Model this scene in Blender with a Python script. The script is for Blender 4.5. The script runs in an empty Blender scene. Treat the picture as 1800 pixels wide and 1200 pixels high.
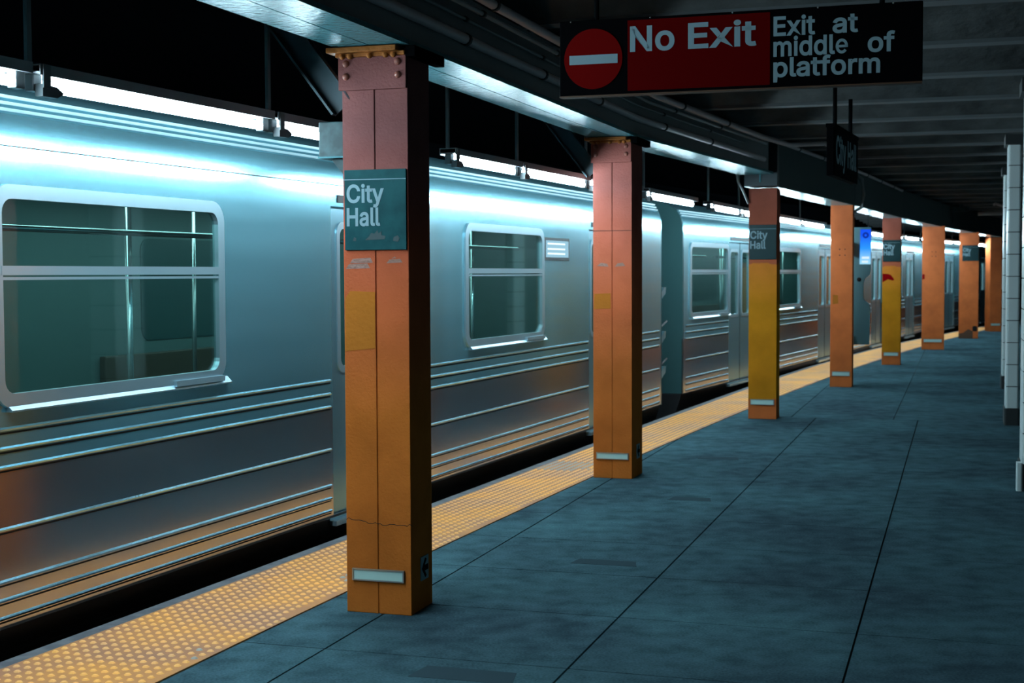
import bpy, bmesh, math, random
from mathutils import Vector, Matrix
random.seed(7)
SC = bpy.context.scene
COL = SC.collection
R = math.radians

# ------------------------------------------------------------------ camera
F_PX, EYE = 2500.0, 1.55
PITCH, ROLL = math.atan2(119, F_PX), R(0.25)
cam_d = bpy.data.cameras.new('camera')
cam_d.sensor_width = 36.0
cam_d.lens = 36.0 * F_PX / 1800.0
cam_d.clip_start, cam_d.clip_end = 0.05, 200
cam_d.dof.use_dof = True
cam_d.dof.focus_distance = 6.7
cam_d.dof.aperture_fstop = 5.0
cam = bpy.data.objects.new('camera', cam_d)
COL.objects.link(cam)
cam.matrix_world = (Matrix.Translation((0, 0, EYE)) @ Matrix.Rotation(R(90) - PITCH, 4, 'X')
                    @ Matrix.Rotation(-ROLL, 4, 'Z'))
SC.camera = cam

# ------------------------------------------------------------------ world, view
world = bpy.data.worlds.new('world'); SC.world = world
world.use_nodes = True
world.node_tree.nodes['Background'].inputs[0].default_value = (0, 0, 0, 1)
world.node_tree.nodes['Background'].inputs[1].default_value = 0
SC.view_settings.view_transform = 'Standard'
SC.view_settings.look = 'None'
SC.view_settings.exposure = 0.0
SC.view_settings.gamma = 1.0
SC.view_settings.use_curve_mapping = False
SC.cycles.max_bounces = 8
SC.cycles.transparent_max_bounces = 12
SC.cycles.caustics_reflective = False
SC.cycles.caustics_refractive = False
SC.cycles.sample_clamp_indirect = 6
SC.cycles.use_denoising = True

LAMP_COLOR = (0.62, 0.88, 1.0)
LAMP_POWER = 175.0
INTERIOR_POWER = 7.0
ALB = 0.55          # darkens most paints and concretes alike, to cut bounce light


# ------------------------------------------------------------------ materials
def mat(name, color, rough=0.6, metal=0.0, spec=0.5, k=None):
    if k is None: k = 1 if metal > .4 else ALB
    color = tuple(c * k for c in color)
    m = bpy.data.materials.new(name); m.use_nodes = True
    b = m.node_tree.nodes['Principled BSDF']
    b.inputs['Base Color'].default_value = (*color, 1)
    b.inputs['Roughness'].default_value = rough
    b.inputs['Metallic'].default_value = metal
    b.inputs['Specular IOR Level'].default_value = spec
    return m


def nodes(m):
    nt = m.node_tree
    return nt, nt.nodes['Principled BSDF'], nt.nodes.new, nt.links.new


def noise_color(m, c1, c2, scale=4, detail=5, lo=.4, hi=.6, coord='Object', stretch=None, k=None):
    k = ALB if k is None else k
    c1, c2 = tuple(c * k for c in c1), tuple(c * k for c in c2)
    """mottled colour between c1 and c2"""
    nt, b, N, L = nodes(m)
    tc = N('ShaderNodeTexCoord'); n = N('ShaderNodeTexNoise'); r = N('ShaderNodeValToRGB')
    n.inputs['Scale'].default_value = scale; n.inputs['Detail'].default_value = detail
    src = tc.outputs[coord]
    if stretch:
        mp = N('ShaderNodeMapping'); mp.inputs['Scale'].default_value = stretch
        L(src, mp.inputs['Vector']); src = mp.outputs[0]
    L(src, n.inputs['Vector']); L(n.outputs['Fac'], r.inputs[0])
    r.color_ramp.elements[0].position = lo; r.color_ramp.elements[1].position = hi
    r.color_ramp.elements[0].color = (*c1, 1); r.color_ramp.elements[1].color = (*c2, 1)
    L(r.outputs[0], b.inputs['Base Color'])
    return r


def bump(m, scale=60, strength=.3, dist=.01, detail=4, coord='Object', stretch=None):
    nt, b, N, L = nodes(m)
    tc = N('ShaderNodeTexCoord'); n = N('ShaderNodeTexNoise'); bp = N('ShaderNodeBump')
    n.inputs['Scale'].default_value = scale; n.inputs['Detail'].default_value = detail
    bp.inputs['Strength'].default_value = strength; bp.inputs['Distance'].default_value = dist
    src = tc.outputs[coord]
    if stretch:
        mp = N('ShaderNodeMapping'); mp.inputs['Scale'].default_value = stretch
        L(src, mp.inputs['Vector']); src = mp.outputs[0]
    L(src, n.inputs['Vector']); L(n.outputs['Fac'], bp.inputs['Height'])
    L(bp.outputs[0], b.inputs['Normal'])
    return m


def emis(name, color, strength):
    m = bpy.data.materials.new(name); m.use_nodes = True
    nt = m.node_tree; nt.nodes.clear()
    e = nt.nodes.new('ShaderNodeEmission'); o = nt.nodes.new('ShaderNodeOutputMaterial')
    e.inputs[0].default_value = (*color, 1); e.inputs[1].default_value = strength
    nt.links.new(e.outputs[0], o.inputs[0])
    return m


M = {}
# concrete floor: mottled, worn, lighter teal blotches painted in place of glossy sheen
m = M['floor'] = mat('platform_concrete', (.06, .1, .12), .5, 0, .0)
nt, b, N, L = nodes(m)
tc = N('ShaderNodeTexCoord')
n1 = N('ShaderNodeTexNoise'); n1.inputs['Scale'].default_value = .9; n1.inputs['Detail'].default_value = 6
n2 = N('ShaderNodeTexNoise'); n2.inputs['Scale'].default_value = 7; n2.inputs['Detail'].default_value = 8
n3 = N('ShaderNodeTexNoise'); n3.inputs['Scale'].default_value = 90; n3.inputs['Detail'].default_value = 3
for n in (n1, n2, n3): L(tc.outputs['Object'], n.inputs['Vector'])
r1 = N('ShaderNodeValToRGB'); L(n1.outputs['Fac'], r1.inputs[0])
r1.color_ramp.elements[0].position = .36; r1.color_ramp.elements[1].position = .68
r1.color_ramp.elements[0].color = (.034, .060, .074, 1); r1.color_ramp.elements[1].color = (.052, .106, .124, 1)
r2 = N('ShaderNodeValToRGB'); L(n2.outputs['Fac'], r2.inputs[0])
r2.color_ramp.elements[0].position = .3; r2.color_ramp.elements[1].position = .7
r2.color_ramp.elements[0].color = (.74, .74, .75, 1); r2.color_ramp.elements[1].color = (1.3, 1.3, 1.28, 1)
mx = N('ShaderNodeMix'); mx.data_type = 'RGBA'; mx.blend_type = 'MULTIPLY'; mx.inputs[0].default_value = 1
L(r1.outputs[0], mx.inputs[6]); L(r2.outputs[0], mx.inputs[7])
r3 = N('ShaderNodeValToRGB'); L(n3.outputs['Fac'], r3.inputs[0])
r3.color_ramp.elements[0].position = .3; r3.color_ramp.elements[1].position = .7
r3.color_ramp.elements[0].color = (.75, .75, .75, 1); r3.color_ramp.elements[1].color = (1.2, 1.2, 1.2, 1)
mx2 = N('ShaderNodeMix'); mx2.data_type = 'RGBA'; mx2.blend_type = 'MULTIPLY'; mx2.inputs[0].default_value = 1
L(mx.outputs[2], mx2.inputs[6]); L(r3.outputs[0], mx2.inputs[7])
L(mx2.outputs[2], b.inputs['Base Color'])
rr = N('ShaderNodeMapRange'); rr.inputs[1].default_value = .3; rr.inputs[2].default_value = .7
rr.inputs[3].default_value = .75; rr.inputs[4].default_value = .5
L(n2.outputs['Fac'], rr.inputs[0]); L(rr.outputs[0], b.inputs['Roughness'])
bp = N('ShaderNodeBump'); bp.inputs['Strength'].default_value = .18; bp.inputs['Distance'].default_value = .006
L(n3.outputs['Fac'], bp.inputs['Height']); L(bp.outputs[0], b.inputs['Normal'])

M['joint'] = mat('joint_dirt', (.006, .007, .008), .9)
M['patch'] = mat('repair_mortar', (.034, .055, .066), .9, 0, 0, k=1); bump(M['patch'], 80, .2, .004)
M['edge'] = mat('edge_concrete', (.17, .17, .19), .7); noise_color(M['edge'], (.11, .11, .13), (.21, .21, .23), 9)
M['dark'] = mat('matte_black', (.004, .0045, .005), .9, 0, 0)
M['soot'] = mat('sooty_concrete', (.003, .004, .005), .95, 0, 0)
m = M['strip'] = mat('tactile_base', (.42, .17, .05), .6, 0, .15, k=1)
noise_color(m, (.36, .155, .085), (.62, .24, .065), 2.2, 6, .38, .66, 'Object', k=1)
M['dome'] = mat('tactile_dome', (.85, .45, .10), .5, 0, .2, k=1)  # brighter than the base: light on the domes is put into their colour
noise_color(M['dome'], (.84, .44, .19), (1.0, .48, .12), 2.2, 5, .35, .6, 'Object', k=1)
M['dome_worn'] = mat('tactile_dome_worn', (.4, .36, .3), .5, k=.9)


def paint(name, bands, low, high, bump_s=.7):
    """oil paint in colour bands by height (local z in metres) with soft, blotchy limits; mauve tops hold painted gloss"""
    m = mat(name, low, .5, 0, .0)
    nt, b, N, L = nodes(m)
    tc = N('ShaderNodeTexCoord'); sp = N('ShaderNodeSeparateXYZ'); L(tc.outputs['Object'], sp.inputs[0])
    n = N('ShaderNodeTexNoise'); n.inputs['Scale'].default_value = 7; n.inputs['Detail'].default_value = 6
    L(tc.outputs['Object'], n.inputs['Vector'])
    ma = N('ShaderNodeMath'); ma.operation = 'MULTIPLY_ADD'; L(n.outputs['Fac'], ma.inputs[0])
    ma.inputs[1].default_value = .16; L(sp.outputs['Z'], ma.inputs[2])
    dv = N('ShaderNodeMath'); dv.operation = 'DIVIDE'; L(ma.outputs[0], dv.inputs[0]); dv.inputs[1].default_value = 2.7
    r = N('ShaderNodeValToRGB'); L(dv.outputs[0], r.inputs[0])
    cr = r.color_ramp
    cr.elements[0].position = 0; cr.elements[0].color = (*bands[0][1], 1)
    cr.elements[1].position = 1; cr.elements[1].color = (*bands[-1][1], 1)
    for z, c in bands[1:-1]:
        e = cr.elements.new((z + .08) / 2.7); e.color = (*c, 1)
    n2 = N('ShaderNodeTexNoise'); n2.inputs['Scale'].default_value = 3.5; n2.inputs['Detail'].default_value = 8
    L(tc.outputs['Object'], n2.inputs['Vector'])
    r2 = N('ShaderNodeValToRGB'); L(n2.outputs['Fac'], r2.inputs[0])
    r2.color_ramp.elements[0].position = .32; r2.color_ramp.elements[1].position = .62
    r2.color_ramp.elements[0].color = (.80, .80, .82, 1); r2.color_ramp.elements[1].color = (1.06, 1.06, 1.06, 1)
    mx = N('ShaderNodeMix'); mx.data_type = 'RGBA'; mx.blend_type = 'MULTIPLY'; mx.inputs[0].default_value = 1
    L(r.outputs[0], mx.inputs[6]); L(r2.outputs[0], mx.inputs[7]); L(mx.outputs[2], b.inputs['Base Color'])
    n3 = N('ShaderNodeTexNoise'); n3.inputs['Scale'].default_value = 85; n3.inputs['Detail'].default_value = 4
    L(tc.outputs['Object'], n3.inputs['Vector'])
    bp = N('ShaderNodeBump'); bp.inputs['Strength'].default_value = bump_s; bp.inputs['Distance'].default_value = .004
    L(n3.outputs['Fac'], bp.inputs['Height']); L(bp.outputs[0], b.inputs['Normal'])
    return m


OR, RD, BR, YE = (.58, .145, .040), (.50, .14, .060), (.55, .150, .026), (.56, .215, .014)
M['paint_near'] = paint('worn_orange_gloss_top', [(0, BR), (.9, BR), (1.35, (.52, .118, .040)), (1.7, (.42, .092, .046)), (1.95, (.25, .082, .070)), (2.2, (.19, .076, .072)), (2.7, (.18, .066, .060))], OR, RD)  # mauve upper bands: lamp gloss put into the paint colour
M['paint_mid'] = paint('old_orange_gloss_top', [(0, BR), (.8, (.52, .14, .032)), (1.3, (.58, .135, .052)), (1.8, (.44, .110, .066)), (2.2, (.27, .088, .072)), (2.7, (.24, .074, .060))], OR, RD)  # pinkish upper bands hold painted lamp gloss as well
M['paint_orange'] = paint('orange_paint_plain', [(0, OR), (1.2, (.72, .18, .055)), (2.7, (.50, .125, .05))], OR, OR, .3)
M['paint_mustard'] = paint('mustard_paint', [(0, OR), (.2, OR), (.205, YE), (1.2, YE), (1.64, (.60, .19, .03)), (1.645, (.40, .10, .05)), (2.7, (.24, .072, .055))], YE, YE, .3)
M['yellow_patch'] = mat('yellow_paint_patch', (.44, .142, .022), .5, 0, .0, k=1); bump(M['yellow_patch'], 50, .5, .006)
M['cap_paint'] = mat('cap_orange_paint', (.26, .085, .018), .5, 0, .1, k=1); bump(M['cap_paint'], 40, .7, .008)
M['rivet'] = mat('rivet_orange_paint', (.22, .075, .055), .3, 0, .3, k=1)
M['scar'] = mat('paint_scar', (.30, .16, .13), .6, 0, .2, k=1); bump(M['scar'], 60, .9, .01)
M['red'] = mat('red_smear', (.42, .006, .008), .8, 0, 0)
M['hole'] = mat('black_hole', (.006, .005, .004), .9)

m = M['girder'] = mat('girder_teal_paint', (.10, .30, .34), .22, 0, .05); bump(m, 38, .8, .006, 5)
M['casing'] = mat('girder_casing_paint', (.075, .095, .095), .7, 0, .1, k=1); M['girder_web'] = mat('girder_web_paint', (.26, .27, .275), .7, 0, .1, k=1); bump(M['girder_web'], 20, .3, .01)
M['conduit'] = mat('conduit_paint', (.60, .50, .50), .5, 0, .2, k=1)
M['conduit_dark'] = mat('conduit_dark_paint', (.26, .27, .27), .5, 0, .2, k=1)
M['strap'] = mat('conduit_strap', (.03, .03, .03), .6)
m = M['ceiling'] = mat('ceiling_concrete', (.20, .22, .225), .9, 0, .05)
noise_color(m, (.07, .075, .076), (.19, .205, .205), 2.2, 7, .3, .7); bump(m, 9, .6, .03, 6)
M['ceiling_flange'] = mat('ceiling_flange_paint', (.22, .24, .25), .6, 0, .1)
M['steel_dark'] = mat('dark_steel', (.03, .045, .052), .45, .3)
M['brace'] = mat('brace_paint', (.03, .065, .08), .5, 0, .3)
M['box'] = mat('grey_box_paint', (.05, .10, .11), .5, 0, .2); noise_color(M['box'], (.03, .06, .065), (.06, .12, .13), 14, 4)

# signs
m = M['sign_green'] = mat('sign_enamel_green', (.022, .125, .135), .5, 0, .06); noise_color(m, (.012, .085, .095), (.020, .12, .13), 9, 5)
M['sign_dark'] = mat('sign_enamel_dark', (.012, .05, .055), .5, 0, .2)
M['sign_black'] = mat('sign_enamel_black', (.003, .003, .004), .8, 0, .02)
M['sign_red'] = mat('sign_enamel_red', (.17, .0015, .002), .8, 0, .02)
M['sign_disc'] = mat('sign_disc_red', (.25, .004, .004), .8, 0, .02)
M['white'] = mat('white_letter', (.44, .62, .69), .6, 0, .0)
M['rust'] = mat('rusty_frame', (.14, .05, .015), .6)
M['rod'] = mat('hanger_rod_black', (.008, .009, .01), .8, 0, 0)
M['blot'] = mat('torn_sticker', (.010, .045, .050), .6)
M['plate'] = mat('marker_white', (.50, .72, .68), .45, k=1)
M['plate_frame'] = mat('marker_frame', (.40, .42, .42), .3, .8)

# tiles
m = M['tile'] = mat('white_glazed_tile', (.66, .74, .74), .3, k=1)
M['tile_base'] = mat('tile_dark_base', (.02, .025, .027), .6)
M['grout'] = mat('dark_grout', (.02, .02, .02), .9)
m = M['walltile'] = mat('grimy_wall_tile', (.2, .23, .23), .4)
nt, b, N, L = nodes(m)
tc = N('ShaderNodeTexCoord'); sx = N('ShaderNodeSeparateXYZ'); L(tc.outputs['Object'], sx.inputs[0])
cx = N('ShaderNodeCombineXYZ'); L(sx.outputs['Y'], cx.inputs['X']); L(sx.outputs['Z'], cx.inputs['Y'])
bt = N('ShaderNodeTexBrick'); L(cx.outputs[0], bt.inputs['Vector'])
bt.offset = 0; bt.inputs['Scale'].default_value = 1
bt.inputs['Brick Width'].default_value = .22; bt.inputs['Row Height'].default_value = .22
bt.inputs['Mortar Size'].default_value = .008
bt.inputs['Color1'].default_value = (.05, .06, .06, 1); bt.inputs['Color2'].default_value = (.07, .08, .08, 1)
bt.inputs['Mortar'].default_value = (.012, .012, .012, 1)
L(bt.outputs[0], b.inputs['Base Color'])

# train
m = M['steel'] = mat('stainless_steel', (.26, .57, .67), .27, .90)
nt, b, N, L = nodes(m)
tc = N('ShaderNodeTexCoord'); mp = N('ShaderNodeMapping'); mp.inputs['Scale'].default_value = (4, .5, 9)
n = N('ShaderNodeTexNoise'); n.inputs['Scale'].default_value = 1; n.inputs['Detail'].default_value = 3
L(tc.outputs['Object'], mp.inputs[0]); L(mp.outputs[0], n.inputs['Vector'])
mr = N('ShaderNodeMapRange'); mr.inputs[1].default_value = .3; mr.inputs[2].default_value = .7
mr.inputs[3].default_value = .22; mr.inputs[4].default_value = .27
L(n.outputs['Fac'], mr.inputs[0]); L(mr.outputs[0], b.inputs['Roughness'])
M['steel_lower'] = mat('stainless_lower_panel', (.52, .50, .52), .20, .98)
M['end_paint'] = mat('car_end_paint', (.035, .095, .10), .6, 0, .15, k=1)
M['steel_door'] = mat('door_steel', (.23, .44, .52), .28, .88)
M['steel_bright'] = mat('bright_trim_steel', (.50, .68, .76), .28, .88)
M['steel_rib'] = mat('rib_steel', (.36, .62, .74), .2, .94)
M['skirt'] = mat('skirt_black', (.03, .03, .033), .5)
M['gutter'] = mat('gutter_steel', (.25, .36, .38), .35, .7)
M['seam'] = mat('black_seam', (.006, .007, .008), .7)
M['interior'] = mat('car_interior_panel', (.16, .26, .26), .5, k=1)
M['interior_floor'] = mat('car_floor', (.05, .06, .06), .6)
M['seat'] = mat('seat_plastic', (.20, .16, .12), .4)
M['pole'] = mat('grab_pole_steel', (.7, .75, .75), .25, .9)
M['far_window'] = mat('far_window_teal', (.10, .25, .26), .3)  # teal colour stands in for reflections in panes facing the dark tunnel
M['int_light'] = emis('car_ceiling_light', (.52, .92, .95), INTERIOR_POWER)
M['dest'] = emis('destination_display', (.45, .80, 1.0), .75)
M['dest_line'] = emis('destination_text_row', (.75, .95, 1.0), 1.4)
m = M['glass'] = bpy.data.materials.new('car_glass'); m.use_nodes = True
nt = m.node_tree; nt.nodes.clear()
o = nt.nodes.new('ShaderNodeOutputMaterial'); t = nt.nodes.new('ShaderNodeBsdfTransparent'); g = nt.nodes.new('ShaderNodeBsdfGlossy')
t.inputs[0].default_value = (.66, .80, .78, 1); g.inputs['Roughness'].default_value = .03
g.inputs[0].default_value = (.75, .9, .9, 1)
lw = nt.nodes.new('ShaderNodeLayerWeight'); lw.inputs['Blend'].default_value = .5
pw = nt.nodes.new('ShaderNodeMath'); pw.operation = 'POWER'; pw.inputs[1].default_value = 5
nt.links.new(lw.outputs['Facing'], pw.inputs[0])
f = nt.nodes.new('ShaderNodeMath'); f.operation = 'MULTIPLY_ADD'; f.inputs[1].default_value = .9; f.inputs[2].default_value = .04
nt.links.new(pw.outputs[0], f.inputs[0])
ms = nt.nodes.new('ShaderNodeMixShader')
nt.links.new(f.outputs[0], ms.inputs[0]); nt.links.new(t.outputs[0], ms.inputs[1]); nt.links.new(g.outputs[0], ms.inputs[2])
nt.links.new(ms.outputs[0], o.inputs[0])

# lamps
M['tube'] = emis('fluorescent_tube', LAMP_COLOR, LAMP_POWER)
M['housing'] = mat('lamp_housing', (.28, .30, .32), .5)
M['reflector'] = mat('lamp_reflector', (.85, .88, .88), .4)
M['socket'] = mat('lamp_socket', (.12, .14, .15), .4)

# kiosk
M['kiosk'] = mat('kiosk_steel', (.16, .33, .37), .6, 0, .1, k=1)
m = M['screen'] = bpy.data.materials.new('kiosk_backlit_screen'); m.use_nodes = True
nt = m.node_tree; nt.nodes.clear()
N, L = nt.nodes.new, nt.links.new
o = N('ShaderNodeOutputMaterial'); e = N('ShaderNodeEmission'); tc = N('ShaderNodeTexCoord'); r = N('ShaderNodeValToRGB'); sp = N('ShaderNodeSeparateXYZ')
L(tc.outputs['Generated'], sp.inputs[0]); L(sp.outputs['Z'], r.inputs[0]); L(r.outputs[0], e.inputs[0]); L(e.outputs[0], o.inputs[0])
r.color_ramp.elements[0].color = (.35, .75, 1, 1); r.color_ramp.elements[0].position = .05
r.color_ramp.elements[1].color = (.01, .10, .95, 1); r.color_ramp.elements[1].position = .85
k = r.color_ramp.elements.new(.45); k.color = (.03, .33, 1, 1)
e.inputs[1].default_value = 1.0
M['screen_ring'] = emis('kiosk_icon', (.005, .03, .35), 1)
M['screen_text'] = emis('kiosk_text', (.75, .92, 1), 1)


# ------------------------------------------------------------------ mesh helpers
class MB:
    def __init__(s): s.bm = bmesh.new()

    def quad(s, *p):
        return s.bm.faces.new([s.bm.verts.new(q) for q in p])

    def box(s, x0, x1, y0, y1, z0, z1):
        v = [s.bm.verts.new((x, y, z)) for z in (z0, z1) for y in (y0, y1) for x in (x0, x1)]
        for f in ((0, 2, 3, 1), (4, 5, 7, 6), (0, 1, 5, 4), (2, 6, 7, 3), (0, 4, 6, 2), (1, 3, 7, 5)):
            s.bm.faces.new([v[i] for i in f])
        return s

    def prism(s, poly, d0, d1, axis='y'):
        """poly (a, b) extruded along axis; axis x: (y,z), y: (x,z), z: (x,y)"""
        def P(a, b, d):
            return {'x': (d, a, b), 'y': (a, d, b), 'z': (a, b, d)}[axis]
        A = [s.bm.verts.new(P(a, b, d0)) for a, b in poly]
        B = [s.bm.verts.new(P(a, b, d1)) for a, b in poly]
        n = len(poly)
        s.bm.faces.new(A); s.bm.faces.new(B[::-1])
        for i in range(n):
            s.bm.faces.new((A[i], B[i], B[(i + 1) % n], A[(i + 1) % n]))
        return s

    def ring(s, outer, inner, d0, d1, axis='x'):
        """closed frame between two loops with the same number of points"""
        def P(a, b, d):
            return {'x': (d, a, b), 'y': (a, d, b), 'z': (a, b, d)}[axis]
        L4 = [[s.bm.verts.new(P(a, b, d)) for a, b in loop] for loop, d in ((outer, d0), (outer, d1), (inner, d1), (inner, d0))]
        n = len(outer)
        for i in range(n):
            j = (i + 1) % n
            for k in range(4):
                A, B = L4[k], L4[(k + 1) % 4]
                s.bm.faces.new((A[i], A[j], B[j], B[i]))
        return s

    def tube(s, pts, r, n=10, caps=True):
        pts = [Vector(p) for p in pts]; rings = []
        for i, p in enumerate(pts):
            d = (pts[min(i + 1, len(pts) - 1)] - pts[max(i - 1, 0)]).normalized()
            a = d.cross(Vector((0, 0, 1)))
            if a.length < 1e-3: a = d.cross(Vector((1, 0, 0)))
            a.normalize(); b = a.cross(d)
            rings.append([s.bm.verts.new(p + (a * math.cos(t) + b * math.sin(t)) * r) for t in [2 * math.pi * k / n for k in range(n)]])
        for A, B in zip(rings, rings[1:]):
            for k in range(n):
                f = s.bm.faces.new((A[k], A[(k + 1) % n], B[(k + 1) % n], B[k])); f.smooth = True
        if caps:
            s.bm.faces.new(rings[0]); s.bm.faces.new(rings[-1][::-1])
        return s

    def dome(s, c, axis, r, h, n=12, rows=4):
        """a dome (rivet head) standing on c and pointing along axis"""
        ax = Vector(axis).normalized(); a = ax.orthogonal().normalized(); b = ax.cross(a); c = Vector(c)
        prev = None
        for i in range(rows + 1):
            t = (math.pi / 2) * i / rows
            if i == rows:
                top = s.bm.verts.new(c + ax * h)
                for k in range(n):
                    f = s.bm.faces.new((prev[k], prev[(k + 1) % n], top)); f.smooth = True
                break
            ring = [s.bm.verts.new(c + (a * math.cos(u) + b * math.sin(u)) * r * math.cos(t) + ax * h * math.sin(t)) for u in [2 * math.pi * k / n for k in range(n)]]
            if prev:
                for k in range(n):
                    f = s.bm.faces.new((prev[k], prev[(k + 1) % n], ring[(k + 1) % n], ring[k])); f.smooth = True
            prev = ring
        return s

    def build(s, name, material, parent=None, bevel=0, loc=None, rotz=0):
        bmesh.ops.recalc_face_normals(s.bm, faces=s.bm.faces)
        me = bpy.data.meshes.new(name); s.bm.to_mesh(me); s.bm.free()
        me.materials.append(M[material] if isinstance(material, str) else material)
        o = bpy.data.objects.new(name, me); COL.objects.link(o)
        if parent: o.parent = parent
        if loc: o.location = loc
        if rotz: o.rotation_euler[2] = rotz
        if bevel:
            bv = o.modifiers.new('bevel', 'BEVEL'); bv.width = bevel; bv.segments = 2; bv.limit_method = 'ANGLE'
        return o


def tag(o, label=None, cat=None, group=None, kind=None):
    if label: o['label'] = label
    if cat: o['category'] = cat
    if group: o['group'] = group
    if kind: o['kind'] = kind
    return o


def thing(name, loc, heading, label, cat, group=None):
    """Empty at the base of a thing; local y runs along `heading` (degrees right of north)"""
    o = bpy.data.objects.new(name, None); COL.objects.link(o)
    o.location = loc; o.rotation_euler[2] = -R(heading); o.empty_display_size = .2
    return tag(o, label, cat, group)


def rrect(a0, a1, b0, b1, r, n=5):
    out = []
    for cx, cy, t0 in ((a1 - r, b1 - r, 0), (a0 + r, b1 - r, 90), (a0 + r, b0 + r, 180), (a1 - r, b0 + r, 270)):
        for k in range(n + 1):
            t = R(t0 + 90 * k / n); out.append((cx + r * math.cos(t), cy + r * math.sin(t)))
    return out


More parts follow.
